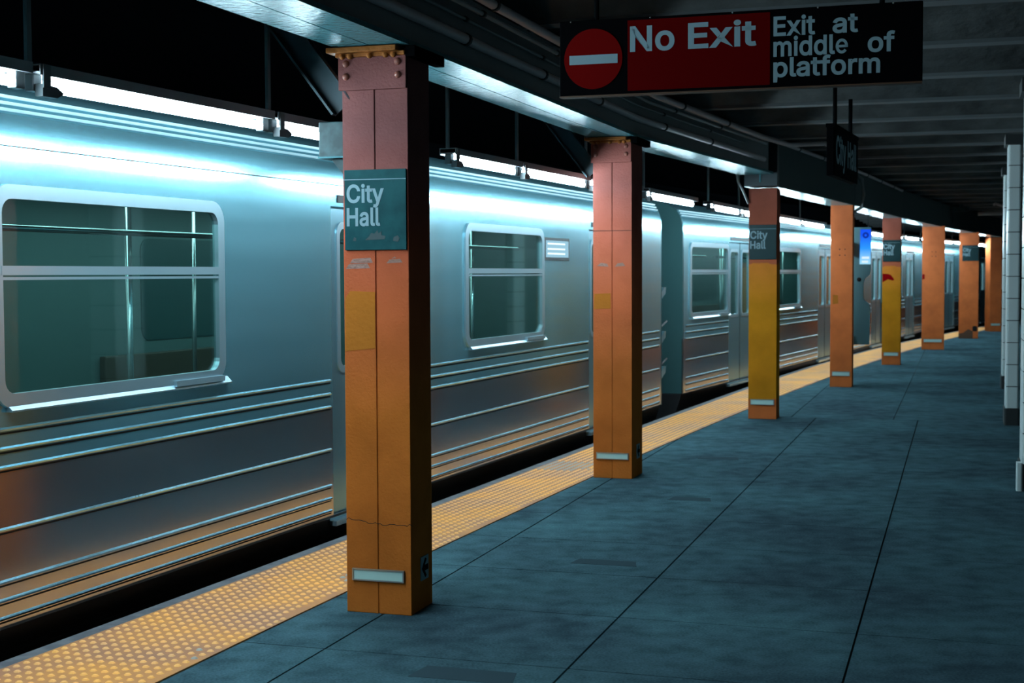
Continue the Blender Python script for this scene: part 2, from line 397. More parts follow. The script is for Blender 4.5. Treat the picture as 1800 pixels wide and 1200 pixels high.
# outlines of the letters used on the signs: advance, points, triangles (thousandths of the letter size)
GLYPHS = {
 'N': (523, [(145,-20),(40,-20),(40,529),(147,529),(373,173),(388,147),(414,99),(444,39),(387,31),(383,70),(382,89),(379,141),(379,529),(483,529),(483,-20),(376,-20),(160,320),(76,468),(138,477),(145,301)], [(4,3,19),(3,2,19),(7,6,9),(14,13,11),(9,8,7),(6,5,9),(13,12,11),(15,14,9),(11,10,14),(15,9,19),(19,18,17),(1,0,19),(9,14,10),(16,15,19),(17,16,19),(5,4,9),(4,19,9),(2,1,19)]),
 'o': (415, [(309,-1),(278,-16),(244,-25),(207,-28),(171,-25),(137,-16),(106,-1),(79,20),(56,46),(38,76),(25,110),(17,147),(14,187),(17,228),(25,266),(38,300),(56,330),(79,356),(106,377),(137,392),(171,401),(207,404),(244,401),(278,392),(309,377),(336,356),(359,330),(377,300),(391,266),(398,228),(401,187),(398,147),(391,110),(377,76),(359,46),(336,20),(157,82),(171,73),(188,68),(207,67),(227,68),(244,73),(258,82),(270,93),(280,108),(288,125),(294,144),(298,165),(299,187),(298,210),(294,231),(288,251),(280,268),(270,283),(258,294),(244,303),(227,308),(207,310),(188,308),(171,303),(157,294),(145,283),(135,268),(127,251),(121,231),(118,210),(116,187),(118,165),(121,144),(127,125),(135,108),(145,93)], [(14,13,64),(12,67,66),(5,4,38),(67,11,68),(22,21,56),(19,18,58),(6,5,37),(8,71,70),(27,26,52),(10,69,68),(16,15,58),(21,20,58),(71,7,36),(45,32,46),(13,12,65),(11,10,68),(5,38,37),(37,36,6),(4,3,38),(64,63,14),(24,55,54),(56,21,57),(60,15,61),(34,44,43),(17,16,58),(38,3,39),(47,30,48),(28,27,51),(33,32,45),(0,35,42),(20,19,58),(7,6,36),(69,9,70),(31,47,46),(10,9,69),(65,64,13),(12,11,67),(29,50,49),(21,58,57),(39,3,40),(40,1,41),(9,8,70),(48,30,49),(28,51,50),(0,42,41),(25,54,53),(60,59,15),(15,14,63),(15,62,61),(26,25,53),(8,7,71),(27,52,51),(15,63,62),(2,1,40),(23,56,55),(25,24,54),(59,58,15),(18,17,58),(23,22,56),(35,34,43),(1,0,41),(24,23,55),(65,12,66),(53,52,26),(30,29,49),(31,30,47),(3,2,40),(34,33,44),(33,45,44),(32,31,46),(29,28,50),(42,35,43)]),
 'E': (419, [(395,-20),(40,-20),(40,529),(392,529),(392,432),(145,432),(145,306),(375,306),(375,209),(145,209),(145,77),(395,77)], [(8,7,6),(2,1,9),(2,9,6),(4,3,5),(0,11,10),(1,0,10),(1,10,9),(3,2,5),(6,5,2),(9,8,6)]),
 'x': (379, [(102,-20),(-17,-20),(192,283),(191,107),(-9,399),(111,399),(176,298),(187,280),(197,263),(215,232),(243,186),(140,186),(168,232),(176,247),(185,263),(194,280),(205,298),(271,399),(389,399),(189,104),(189,278),(396,-20),(276,-20),(214,74),(203,92),(192,110),(183,126),(174,142),(165,156),(137,202),(240,202),(213,157),(204,142),(196,127),(187,110),(177,92)], [(7,6,14),(5,4,29),(20,3,33),(8,21,10),(10,16,8),(8,32,9),(29,20,1),(6,5,29),(35,34,11),(34,19,3),(10,18,16),(26,10,11),(11,29,1),(4,11,29),(26,14,13),(4,3,11),(26,34,33),(34,19,20),(14,8,7),(20,33,8),(20,2,1),(12,11,28),(34,20,14),(3,19,10),(26,34,14),(12,28,27),(32,31,9),(21,30,10),(8,21,20),(29,14,6),(11,3,26),(27,13,12),(21,30,10),(18,17,16),(11,28,29),(31,10,30),(15,14,8),(20,29,14),(21,10,19),(0,35,11),(10,19,18),(10,26,33),(33,3,10),(1,0,11),(31,10,9),(34,3,11),(16,15,8),(33,32,8),(3,25,26),(20,3,2),(27,26,13)]),
 'i': (167, [(128,440),(115,430),(100,425),(84,423),(68,425),(53,430),(40,440),(30,452),(23,467),(21,483),(23,499),(30,514),(40,527),(53,536),(68,542),(84,544),(100,542),(115,536),(128,527),(138,514),(144,499),(146,483),(144,467),(138,452),(134,-20),(33,-20),(33,399),(134,399)], [(0,23,21),(0,21,18),(6,5,12),(12,9,6),(16,15,3),(10,9,12),(4,3,15),(20,19,18),(9,8,7),(14,13,4),(4,13,5),(2,1,16),(21,20,18),(15,14,4),(12,11,10),(16,1,17),(24,26,25),(7,6,9),(23,22,21),(13,12,5),(3,2,16),(18,17,0),(1,0,17),(24,27,26)]),
 't': (227, [(-14,399),(224,399),(224,307),(-14,307),(45,92),(45,491),(146,491),(146,98),(147,86),(149,78),(151,75),(154,73),(160,71),(171,70),(173,70),(178,70),(183,71),(193,72),(217,77),(237,-12),(211,-20),(203,-21),(194,-23),(185,-23),(177,-24),(168,-24),(134,-21),(104,-11),(78,7),(59,31),(48,60)], [(2,0,3),(12,26,25),(2,1,0),(23,22,15),(27,10,28),(22,21,16),(30,29,9),(6,5,7),(30,9,8),(10,27,11),(27,26,11),(23,15,14),(13,12,25),(24,23,14),(5,4,7),(14,13,24),(20,19,17),(26,12,11),(22,16,15),(29,10,9),(25,24,13),(29,28,10),(21,20,17),(8,7,4),(19,18,17),(21,17,16),(4,30,8)]),
 'a': (389, [(223,-18),(204,-24),(183,-27),(160,-29),(134,-27),(109,-22),(86,-13),(65,-1),(46,15),(31,34),(19,56),(13,81),(10,108),(12,131),(17,153),(26,171),(38,187),(52,200),(68,211),(85,219),(102,225),(121,230),(139,234),(157,237),(231,247),(243,248),(251,250),(255,252),(256,256),(255,269),(252,279),(249,287),(244,294),(239,299),(231,304),(221,308),(210,310),(196,311),(181,310),(168,308),(157,304),(147,299),(139,293),(132,287),(126,280),(122,273),(111,250),(13,279),(34,323),(48,344),(65,361),(85,375),(105,386),(127,395),(149,400),(172,403),(194,404),(210,404),(226,402),(243,399),(262,394),(279,387),(297,377),(313,365),(328,349),(340,330),(349,307),(355,281),(357,252),(357,-20),(257,-20),(257,32),(276,21),(266,10),(254,0),(239,-10),(137,71),(147,68),(158,66),(170,65),(189,67),(205,70),(218,76),(230,84),(239,93),(246,103),(251,114),(254,126),(256,139),(256,147),(283,170),(274,166),(265,163),(255,160),(245,158),(235,156),(213,153),(178,148),(165,146),(153,143),(141,140),(132,136),(124,131),(119,126),(115,121),(113,114),(112,105),(113,96),(115,90),(118,84),(123,79),(129,75)], [(90,87,86),(28,27,68),(90,86,69),(59,58,35),(64,63,32),(26,25,90),(93,92,90),(9,8,109),(90,68,27),(44,48,45),(19,18,16),(15,14,16),(34,61,60),(90,89,88),(58,57,36),(101,14,102),(77,4,78),(51,50,42),(97,96,14),(14,93,16),(53,52,40),(66,65,30),(8,110,109),(71,70,69),(22,21,90),(12,11,106),(68,67,28),(78,3,79),(92,91,90),(90,88,87),(20,19,16),(103,14,104),(71,86,85),(49,48,44),(67,29,28),(100,14,101),(48,47,46),(99,14,100),(43,49,44),(6,76,111),(104,14,105),(54,53,39),(84,83,71),(27,26,90),(90,16,93),(8,7,110),(11,10,107),(9,109,108),(65,64,31),(3,2,79),(5,4,77),(73,72,71),(50,49,43),(71,69,86),(7,6,111),(32,62,33),(53,40,39),(75,71,81),(79,2,80),(63,62,32),(13,12,105),(106,105,12),(25,24,90),(66,30,29),(83,82,71),(107,106,11),(21,20,90),(37,56,38),(18,17,16),(82,81,71),(95,94,93),(16,90,20),(39,38,54),(52,51,41),(41,40,52),(24,23,90),(60,35,34),(10,108,107),(98,14,99),(51,42,41),(62,61,33),(57,37,36),(65,31,30),(55,54,38),(71,85,84),(23,22,90),(35,58,36),(76,6,5),(60,59,35),(97,14,98),(46,45,48),(96,95,93),(76,5,77),(75,74,71),(10,9,108),(7,111,110),(14,13,105),(0,75,81),(74,73,71),(50,43,42),(56,55,38),(57,56,37),(0,81,80),(67,66,29),(1,0,80),(31,64,32),(61,34,33),(69,68,90),(3,78,4),(2,1,80),(93,14,96),(102,14,103)]),
 'm': (610, [(134,-20),(33,-20),(33,399),(132,399),(132,275),(80,275),(95,322),(105,342),(117,359),(131,373),(147,385),(164,394),(182,401),(200,405),(220,406),(250,403),(278,393),(301,375),(319,353),(333,327),(347,275),(285,275),(300,320),(309,339),(322,356),(337,371),(354,383),(373,393),(393,400),(414,405),(437,406),(461,404),(484,399),(507,390),(527,376),(544,359),(558,338),(569,314),(575,286),(577,256),(577,-20),(476,-20),(476,253),(474,274),(468,288),(460,297),(448,304),(434,309),(418,310),(405,309),(394,307),(384,302),(376,296),(369,289),(363,281),(359,271),(356,260),(355,246),(355,-20),(254,-20),(254,259),(252,275),(247,286),(239,296),(228,304),(215,309),(199,310),(188,310),(177,307),(167,302),(158,296),(150,289),(143,279),(138,268),(135,254),(134,237)], [(16,64,22),(7,6,71),(54,22,55),(6,5,4),(22,64,63),(22,62,61),(60,59,57),(6,75,74),(45,33,46),(17,16,22),(31,30,47),(30,29,48),(33,32,46),(8,7,70),(51,24,52),(20,19,22),(1,75,6),(55,22,56),(10,68,67),(69,8,70),(6,72,71),(15,65,64),(11,10,67),(59,58,57),(23,22,53),(13,12,66),(35,34,45),(27,26,50),(14,13,65),(27,50,49),(53,22,54),(28,49,48),(19,18,22),(22,21,20),(2,1,6),(42,41,40),(6,74,73),(32,31,46),(29,28,48),(26,25,51),(44,35,45),(43,42,38),(71,70,7),(46,31,47),(6,73,72),(22,61,60),(39,38,42),(36,35,44),(28,27,49),(12,67,66),(10,9,68),(9,8,69),(34,33,45),(40,39,42),(60,57,56),(12,11,67),(65,13,66),(4,3,6),(25,24,51),(43,37,44),(15,14,65),(18,17,22),(69,68,9),(16,15,64),(24,23,52),(1,0,75),(48,47,30),(38,37,43),(56,22,60),(52,23,53),(3,2,6),(26,51,50),(37,36,44),(22,63,62)]),
 'd': (424, [(261,-14),(242,-22),(220,-27),(195,-28),(161,-25),(129,-16),(100,-1),(75,20),(54,46),(36,76),(24,110),(17,148),(14,189),(17,229),(24,267),(37,301),(54,331),(75,357),(101,377),(130,392),(162,402),(195,404),(220,403),(243,398),(262,391),(278,381),(291,370),(302,359),(311,348),(318,338),(317,339),(291,339),(291,529),(392,529),(392,-20),(293,-20),(293,39),(318,39),(318,39),(311,29),(302,18),(291,6),(277,-4),(157,82),(171,73),(186,69),(205,67),(222,69),(238,73),(251,81),(263,92),(273,105),(281,122),(287,142),(290,165),(292,189),(290,214),(287,236),(281,256),(273,272),(263,285),(252,296),(238,303),(223,308),(205,310),(186,308),(170,303),(157,295),(145,284),(135,271),(127,254),(121,235),(118,213),(116,189),(118,166),(121,144),(127,124),(135,107),(145,93)], [(68,69,16),(13,14,71),(2,46,47),(38,49,50),(33,34,29),(28,29,61),(17,18,67),(21,64,65),(29,55,56),(29,57,58),(21,22,64),(14,15,70),(38,52,53),(29,56,57),(9,78,77),(42,0,48),(7,8,78),(22,23,63),(5,6,43),(34,35,37),(38,51,52),(23,24,63),(0,1,47),(25,26,62),(29,30,33),(11,12,74),(34,37,38),(41,42,48),(4,5,44),(38,53,54),(44,45,4),(16,17,68),(19,20,66),(41,48,49),(1,2,47),(29,59,60),(69,70,15),(5,43,44),(76,10,75),(3,45,46),(6,7,43),(27,28,61),(3,4,45),(7,78,43),(63,24,62),(2,3,46),(11,74,75),(68,17,67),(74,12,73),(30,31,32),(32,33,30),(35,36,37),(20,65,66),(13,71,72),(12,13,72),(38,39,49),(77,10,76),(10,11,75),(29,34,55),(39,40,49),(60,61,29),(67,19,66),(64,22,63),(62,26,61),(34,38,54),(18,19,67),(29,58,59),(9,77,10),(15,16,69),(24,25,62),(71,14,70),(40,41,49),(26,27,61),(0,47,48),(8,9,78),(20,21,65),(55,34,54),(38,50,51),(73,12,72)]),
 'l': (189, [(164,-21),(156,-22),(148,-22),(139,-22),(108,-20),(81,-10),(59,6),(44,28),(35,55),(33,83),(33,529),(134,529),(134,99),(134,85),(136,77),(137,74),(139,73),(147,72),(151,72),(155,72),(158,72),(160,73),(163,73),(185,78),(204,-12),(179,-18),(172,-19)], [(7,15,14),(25,22,21),(1,0,18),(26,25,21),(0,26,19),(3,2,17),(8,7,14),(14,13,8),(24,23,22),(6,5,15),(25,24,22),(17,1,18),(4,16,15),(18,0,19),(7,6,15),(4,3,16),(21,20,26),(20,19,26),(2,1,17),(13,12,9),(9,8,13),(16,3,17),(5,4,15),(11,10,12),(10,9,12)]),
 'e': (404, [(381,158),(300,170),(383,203),(301,198),(376,248),(297,226),(360,290),(289,252),(337,328),(276,276),(307,358),(260,294),(272,380),(241,308),(234,393),(220,316),(194,396),(198,318),(155,388),(177,313),(118,371),(157,303),(85,345),(139,287),(58,312),(124,266),(38,272),(113,241),(26,228),(107,214),(23,183),(105,186),(29,138),(108,158),(43,95),(116,131),(65,57),(128,107),(94,26),(144,88),(129,2),(163,73),(167,-12),(183,65),(206,-16),(205,62),(246,-10),(226,66),(283,6),(247,75),(317,31),(265,91),(345,63),(280,111),(95,155),(381,155),(381,222),(95,222)], [(0,2,3),(0,3,1),(2,4,5),(2,5,3),(4,6,7),(4,7,5),(6,8,9),(6,9,7),(8,10,11),(8,11,9),(10,12,13),(10,13,11),(12,14,15),(12,15,13),(14,16,17),(14,17,15),(16,18,19),(16,19,17),(18,20,21),(18,21,19),(20,22,23),(20,23,21),(22,24,25),(22,25,23),(24,26,27),(24,27,25),(26,28,29),(26,29,27),(28,30,31),(28,31,29),(30,32,33),(30,33,31),(32,34,35),(32,35,33),(34,36,37),(34,37,35),(36,38,39),(36,39,37),(38,40,41),(38,41,39),(40,42,43),(40,43,41),(42,44,45),(42,45,43),(44,46,47),(44,47,45),(46,48,49),(46,49,47),(48,50,51),(48,51,49),(50,52,53),(50,53,51),(54,55,56),(54,56,57)]),
 'f': (254, [(-14,399),(248,399),(248,307),(-14,307),(162,-20),(61,-20),(61,432),(62,456),(69,478),(79,497),(92,513),(108,527),(127,537),(146,544),(167,548),(187,550),(202,550),(215,548),(226,546),(236,544),(244,542),(267,533),(241,443),(218,450),(215,451),(211,452),(206,453),(201,454),(195,454),(182,453),(174,450),(169,446),(166,441),(163,431),(162,418)], [(18,17,26),(5,4,34),(24,19,25),(19,18,25),(14,13,29),(12,11,30),(15,14,29),(9,32,31),(25,18,26),(27,16,28),(28,15,29),(10,9,31),(7,6,33),(8,7,32),(17,16,27),(23,22,21),(33,6,34),(16,15,28),(20,19,24),(26,17,27),(31,11,10),(2,1,0),(11,31,30),(13,12,30),(32,9,8),(21,20,23),(30,29,13),(32,7,33),(6,5,34),(24,23,20),(2,0,3)]),
 'p': (424, [(134,-163),(33,-163),(33,399),(132,399),(132,339),(107,339),(107,338),(114,348),(122,359),(133,370),(146,381),(162,391),(182,398),(204,403),(229,404),(263,402),(295,392),(324,377),(349,357),(371,331),(388,301),(400,267),(408,229),(410,189),(408,148),(401,110),(388,76),(371,46),(350,20),(324,-1),(295,-16),(264,-25),(230,-28),(205,-27),(183,-22),(163,-14),(147,-4),(134,6),(123,18),(114,29),(134,39),(174,81),(187,73),(202,69),(220,67),(238,69),(254,73),(267,82),(279,93),(289,107),(297,124),(303,144),(307,166),(308,189),(307,213),(303,235),(297,254),(289,271),(279,284),(268,295),(254,303),(239,308),(220,310),(202,308),(186,303),(173,296),(161,285),(152,272),(144,256),(138,236),(134,214),(133,189),(134,165),(138,142),(144,122),(152,106),(162,92)], [(1,73,74),(43,44,33),(56,20,57),(9,65,64),(27,49,48),(14,13,62),(2,72,71),(23,54,53),(6,66,65),(35,36,42),(28,29,44),(45,44,27),(27,26,49),(31,32,44),(36,75,76),(34,35,43),(24,23,52),(1,74,36),(19,58,57),(26,25,50),(46,27,47),(7,6,65),(5,3,2),(20,19,57),(22,21,55),(23,22,54),(19,18,58),(49,26,50),(11,10,64),(17,16,59),(74,75,36),(16,15,60),(6,5,2),(1,72,73),(42,36,41),(2,70,6),(6,69,68),(70,69,6),(6,67,66),(54,22,55),(47,27,48),(16,60,59),(6,68,67),(32,33,44),(13,12,63),(52,23,53),(29,30,44),(2,71,70),(51,50,25),(25,24,51),(24,52,51),(8,7,65),(12,11,63),(14,62,61),(5,4,3),(58,18,59),(9,8,65),(45,27,46),(10,9,64),(2,1,72),(21,56,55),(21,20,56),(36,76,41),(37,38,0),(35,42,43),(15,14,61),(62,13,63),(30,31,44),(40,0,38),(44,27,28),(63,11,64),(39,40,38),(18,17,59),(60,15,61),(0,1,36),(36,37,0),(33,34,43)]),
 'r': (259, [(134,-20),(33,-20),(33,399),(132,399),(132,341),(103,341),(107,350),(122,368),(141,384),(163,396),(187,403),(212,405),(230,404),(263,403),(263,298),(237,303),(233,304),(228,304),(221,305),(214,306),(207,306),(193,305),(180,302),(168,297),(158,290),(150,283),(143,273),(138,263),(135,251),(134,236)], [(21,4,22),(11,10,16),(8,7,4),(2,1,29),(6,7,2),(5,2,29),(22,4,23),(5,26,25),(4,16,9),(7,4,3),(5,27,26),(17,16,4),(15,12,16),(5,28,27),(1,0,29),(19,4,20),(13,12,15),(5,29,28),(7,3,2),(23,4,24),(20,4,21),(4,5,25),(24,4,25),(12,11,16),(15,14,13),(9,8,4),(5,6,2),(18,4,19),(17,4,18),(10,9,16)]),
 'C': (510, [(347,-14),(321,-21),(295,-25),(267,-27),(222,-23),(179,-12),(140,8),(105,34),(76,67),(52,106),(34,151),(24,200),(20,254),(24,308),(34,357),(52,402),(76,441),(105,474),(140,501),(179,520),(222,532),(267,536),(295,534),(321,530),(346,523),(371,514),(393,502),(414,487),(434,470),(450,450),(465,429),(477,405),(486,379),(498,328),(393,328),(385,359),(379,372),(373,384),(365,394),(356,404),(345,412),(334,419),(322,425),(310,430),(296,433),(282,435),(268,436),(241,433),(217,427),(194,415),(174,400),(157,380),(143,355),(132,326),(126,293),(123,254),(126,216),(132,182),(143,153),(158,129),(175,109),(195,93),(217,82),(241,75),(268,73),(282,74),(296,76),(309,79),(322,84),(334,90),(346,97),(356,105),(365,115),(373,125),(379,137),(385,150),(393,180),(498,180),(486,130),(477,104),(465,81),(451,59),(434,39),(415,22),(394,7),(371,-5)], [(21,47,46),(44,43,23),(17,16,50),(48,19,49),(83,71,70),(7,6,60),(75,74,79),(85,69,68),(8,7,60),(65,2,66),(0,68,67),(20,48,47),(52,14,53),(85,84,69),(19,18,49),(5,62,61),(81,73,72),(11,57,56),(38,28,39),(9,8,59),(82,72,71),(67,66,1),(23,22,44),(14,13,53),(2,1,66),(4,3,63),(16,15,51),(80,79,74),(30,37,36),(39,27,40),(8,60,59),(31,30,36),(26,25,41),(30,29,37),(3,64,63),(27,26,40),(10,9,58),(20,19,48),(15,14,52),(83,82,71),(40,26,41),(81,80,73),(3,2,65),(80,74,73),(84,70,69),(5,4,62),(43,42,24),(21,20,47),(29,28,38),(72,82,81),(79,78,75),(70,84,83),(25,24,42),(24,23,43),(18,50,49),(45,22,21),(34,33,32),(32,31,35),(64,3,65),(18,17,50),(0,85,68),(1,0,67),(60,6,61),(51,50,16),(78,77,76),(6,5,61),(13,54,53),(12,56,55),(35,34,32),(62,4,63),(21,46,45),(10,58,57),(11,10,57),(54,12,55),(12,11,56),(13,12,54),(28,27,39),(52,51,15),(78,76,75),(22,45,44),(31,36,35),(41,25,42),(29,38,37),(59,58,9)]),
 'y': (389, [(61,-163),(53,-161),(46,-159),(23,-151),(47,-63),(85,-69),(93,-70),(100,-69),(105,-68),(110,-65),(116,-60),(121,-53),(126,-43),(132,-29),(141,-2),(-12,399),(98,399),(192,138),(200,115),(206,92),(218,48),(232,1),(157,1),(190,115),(197,139),(291,399),(401,399),(223,-66),(214,-86),(204,-104),(192,-120),(179,-134),(164,-145),(147,-154),(130,-160),(111,-164),(92,-165),(81,-165),(71,-164)], [(27,26,19),(24,23,19),(17,15,14),(22,21,19),(26,25,24),(2,1,5),(28,27,12),(27,19,14),(33,32,9),(30,29,11),(34,33,8),(5,4,2),(4,3,2),(17,16,15),(29,28,11),(13,27,14),(11,28,12),(10,30,11),(5,38,37),(20,21,19),(10,9,31),(19,18,14),(23,22,19),(18,17,14),(1,0,5),(5,37,6),(37,36,6),(27,13,12),(9,8,33),(0,38,5),(35,7,6),(31,30,10),(26,24,19),(9,32,31),(8,7,34),(6,36,35),(35,34,7)]),
 'H': (517, [(145,-20),(40,-20),(40,529),(145,529),(145,309),(372,309),(372,529),(477,529),(477,-20),(372,-20),(372,212),(145,212)], [(1,0,11),(10,9,8),(4,3,2),(4,2,11),(2,1,11),(5,4,10),(7,6,5),(4,11,10),(10,7,5),(10,8,7)]),
}


def text_mesh(txt, width=None, cap=.1, word=1.0, depth=.0015):
    """flat bold lettering in the x-z plane facing -y, left edge at 0, baseline at 0"""
    bm = bmesh.new(); pen = 0
    for ch in txt:
        if ch == ' ': pen += 188 * word; continue
        adv, V, T = GLYPHS[ch]
        vs = [bm.verts.new((x + pen, 0, y)) for x, y in V]
        for t in T:
            try: bm.faces.new([vs[i] for i in t])
            except ValueError: pass
        pen += adv + 8
    xs = [v.co.x for v in bm.verts]; x0, x1 = min(xs), max(xs)
    sz = cap / 529; sx = width / (x1 - x0) if width else sz
    for v in bm.verts: v.co.x = (v.co.x - x0) * sx; v.co.z *= sz
    r = bmesh.ops.extrude_face_region(bm, geom=bm.faces[:])
    for v in r['geom']:
        if isinstance(v, bmesh.types.BMVert): v.co.y -= depth
    return bm


def lettering(parent, txt, x, y, z, cap, width=None, word=1.0, name='lettering', material='white'):
    mb = MB(); mb.bm.free(); mb.bm = text_mesh(txt, width, cap, word)
    for v in mb.bm.verts: v.co += Vector((x, y, z))
    return mb.build(name, material, parent)


# ------------------------------------------------------------------ platform geometry
def poly(c, x):
    v = 0
    for k in c: v = v * x + k
    return v


EC = (1.10327990e-04, -3.88643581e-03, 4.26562202e-01, -4.35879270e+00)   # plan curve of the platform edge, X(Y)
IC = (3.64023504e-06, 2.33671962e-03, 3.23146315e-01, -3.14783926e+00)    # inner border of the tactile strip


def slope(c, y, h=.01): return (poly(c, y + h) - poly(c, y - h)) / (2 * h)


def ext(c, y, lo, hi):
    if y < lo: return poly(c, lo) + (y - lo) * slope(c, lo)
    if y > hi: return poly(c, hi) + (y - hi) * slope(c, hi)
    return poly(c, y)


def edge_x(y): return ext(EC, y, 6, 33)
def inner_x(y): return max(ext(IC, y, 4, 37), edge_x(y) + .5)


YS = [-14 + .1 * i for i in range(700)]
EP = [Vector((edge_x(y), y)) for y in YS]
SS = [0.0]
for a, b_ in zip(EP, EP[1:]): SS.append(SS[-1] + (b_ - a).length)
i0 = min(range(len(YS)), key=lambda i: abs(YS[i] - 5.64))
SS = [s - SS[i0] for s in SS]


def edge_at(s, off=0.0):
    i = max(0, min(len(SS) - 2, next((k for k in range(len(SS) - 1) if SS[k + 1] > s), len(SS) - 2)))
    t = (s - SS[i]) / (SS[i + 1] - SS[i]); p = EP[i].lerp(EP[i + 1], t)
    d = (EP[i + 1] - EP[i]).normalized()
    return Vector((p.x + d.y * off, p.y - d.x * off)), math.degrees(math.atan2(d.x, d.y))


HD = 17.5                                              # the platform slabs, columns and ceiling run at this heading
CH, SH = math.cos(R(HD)), math.sin(R(HD))


def ub(u, b): return (u * CH + b * SH, -u * SH + b * CH)
def to_ub(x, y): return (x * CH - y * SH, x * SH + y * CH)


WALL_U, WALL_END, FAR_B = 1.3, 31.0, 58.0
# edge lines as u(b)
E_UB = [to_ub(edge_x(y), y) for y in YS]; I_UB = [to_ub(inner_x(y), y) for y in YS]


def u_of(tab, b):
    for (u0, b0), (u1, b1) in zip(tab, tab[1:]):
        if b0 <= b <= b1: return u0 + (u1 - u0) * (b - b0) / (b1 - b0)
    return tab[0][0] if b < tab[0][1] else tab[-1][0]


# ---- floor: dark bed with concrete slabs laid on it, open joints between
mb = MB()
FB = [-12 + .5 * i for i in range(141)]
prev = None
for b_ in FB:
    ue = u_of(E_UB, b_) + .02
    row = [mb.bm.verts.new((*ub(ue, b_), -.35)), mb.bm.verts.new((*ub(ue, b_), -.012)), mb.bm.verts.new((*ub(max(WALL_U + .3, ue + 1), b_), -.012))]
    if prev:
        mb.bm.faces.new((prev[0], prev[1], row[1], row[0])); mb.bm.faces.new((prev[1], prev[2], row[2], row[1]))
    prev = row
floor = MB.build(mb, 'floor', 'joint'); tag(floor, kind='structure', label='bluish grey concrete platform floor with slab joints')
mb = MB()


def slab(u0, u1, b0, b1, g=.005):
    n = 8; left = []
    for k in range(n + 1):
        bb = b0 + g + (b1 - b0 - 2 * g) * k / n
        uu = max(u0 + g, u_of(I_UB, bb) - .02)
        left.append((uu, bb))
    if all(uu >= u1 - g - .01 for uu, bb in left): return
    left = [(min(uu, u1 - g - .001), bb) for uu, bb in left]
    pts = left + [(u1 - g, b1 - g), (u1 - g, b0 + g)]
    top = [mb.bm.verts.new((*ub(*p), 0)) for p in pts]
    low = [mb.bm.verts.new((*ub(*p), -.012)) for p in pts]
    mb.bm.faces.new(top)
    for i in range(len(pts)):
        j = (i + 1) % len(pts); mb.bm.faces.new((top[i], low[i], low[j], top[j]))


tb = [5.33 + .87 * k for k in range(-20, 12)] + [15.42]
for b0, b1 in zip(tb, tb[1:]):
    if b1 - b0 < .3: continue
    for u0, u1 in ((-4.5, -2.5), (-2.5, -1.457), (-1.457, -.41), (-.41, 1.6)):
        wide = .005 if u0 < -4 else .005
        slab(u0, u1, b0, b1, .0045)
tb = [15.42 + 1.75 * k for k in range(25)]
for b0, b1 in zip(tb, tb[1:]):
    for u0, u1 in ((-4.5, -1.72), (-1.72, -.66), (-.66, WALL_U + 3)):
        slab(u0, u1, b0, b1, .0045)
mb.build('slabs', 'floor', floor)
# darker repair patches in the slabs
mb = MB()
for u, b_, w, d in ((-1.98, 6.35 + .95, .36, .13), (-2.02, 5.05, .42, .16), (-2.08, 11.0 + .75, .34, .16), (-1.9, 9.55, .30, .14)):
    q = [(u, b_), (u + w, b_ + .01), (u + w - .03, b_ + d), (u + .02, b_ + d)]
    mb.prism([ub(*p) for p in q], 0, .0015, 'z')
mb.build('repair_patches', 'patch', floor)

# ---- platform edge and the tactile strip
mb = MB(); prev = None
for y in [-10 + .25 * i for i in range(212)]:
    xo = edge_x(y)
    dx, dy = 1.0, -slope(EC, min(max(y, 6), 33)); n_ = Vector((dx, dy)).normalized()
    p0 = Vector((xo, y)); p1 = p0 + n_ * .075
    row = [mb.bm.verts.new((p0.x, p0.y, -.14)), mb.bm.verts.new((p0.x, p0.y, .004)), mb.bm.verts.new((p1.x, p1.y, .006)), mb.bm.verts.new((p1.x, p1.y, -.012))]
    if prev:
        for k in range(3): mb.bm.faces.new((prev[k], prev[k + 1], row[k + 1], row[k]))
    prev = row
o = mb.build('trim_1', 'edge'); tag(o, 'grey concrete nosing along the platform edge', kind='structure')

strip = thing('tactile_strip', (edge_x(5.64) + .4, 5.64, 0), 0, 'yellow tactile warning strip studded with domes along the platform edge', 'tactile strip')
SO = Vector((edge_x(5.64) + .4, 5.64, 0))
mb = MB(); prev = None
for y in [-10 + .2 * i for i in range(250)]:
    n_ = Vector((1.0, -slope(EC, min(max(y, 6), 33)))).normalized()
    p0 = Vector((edge_x(y), y)) + n_ * .078
    # inner border measured along the same normal
    w = .40
    for _ in range(12):
        q = p0 + n_ * w
        w += (inner_x(q.y) - q.x) * .9
        w = max(.35, w)
    p1 = p0 + n_ * w
    row = [mb.bm.verts.new((p0.x - SO.x, p0.y - SO.y, .0)), mb.bm.verts.new((p0.x - SO.x, p0.y - SO.y, .007)), mb.bm.verts.new((p1.x - SO.x, p1.y - SO.y, .007)), mb.bm.verts.new((p1.x - SO.x, p1.y - SO.y, -.01))]
    if prev:
        for k in range(3): mb.bm.faces.new((prev[k], prev[k + 1], row[k + 1], row[k]))
    prev = row
mb.build('panel', 'strip', strip)
mb = MB(); mw = MB(); s = -4.0; NSTEP = .058
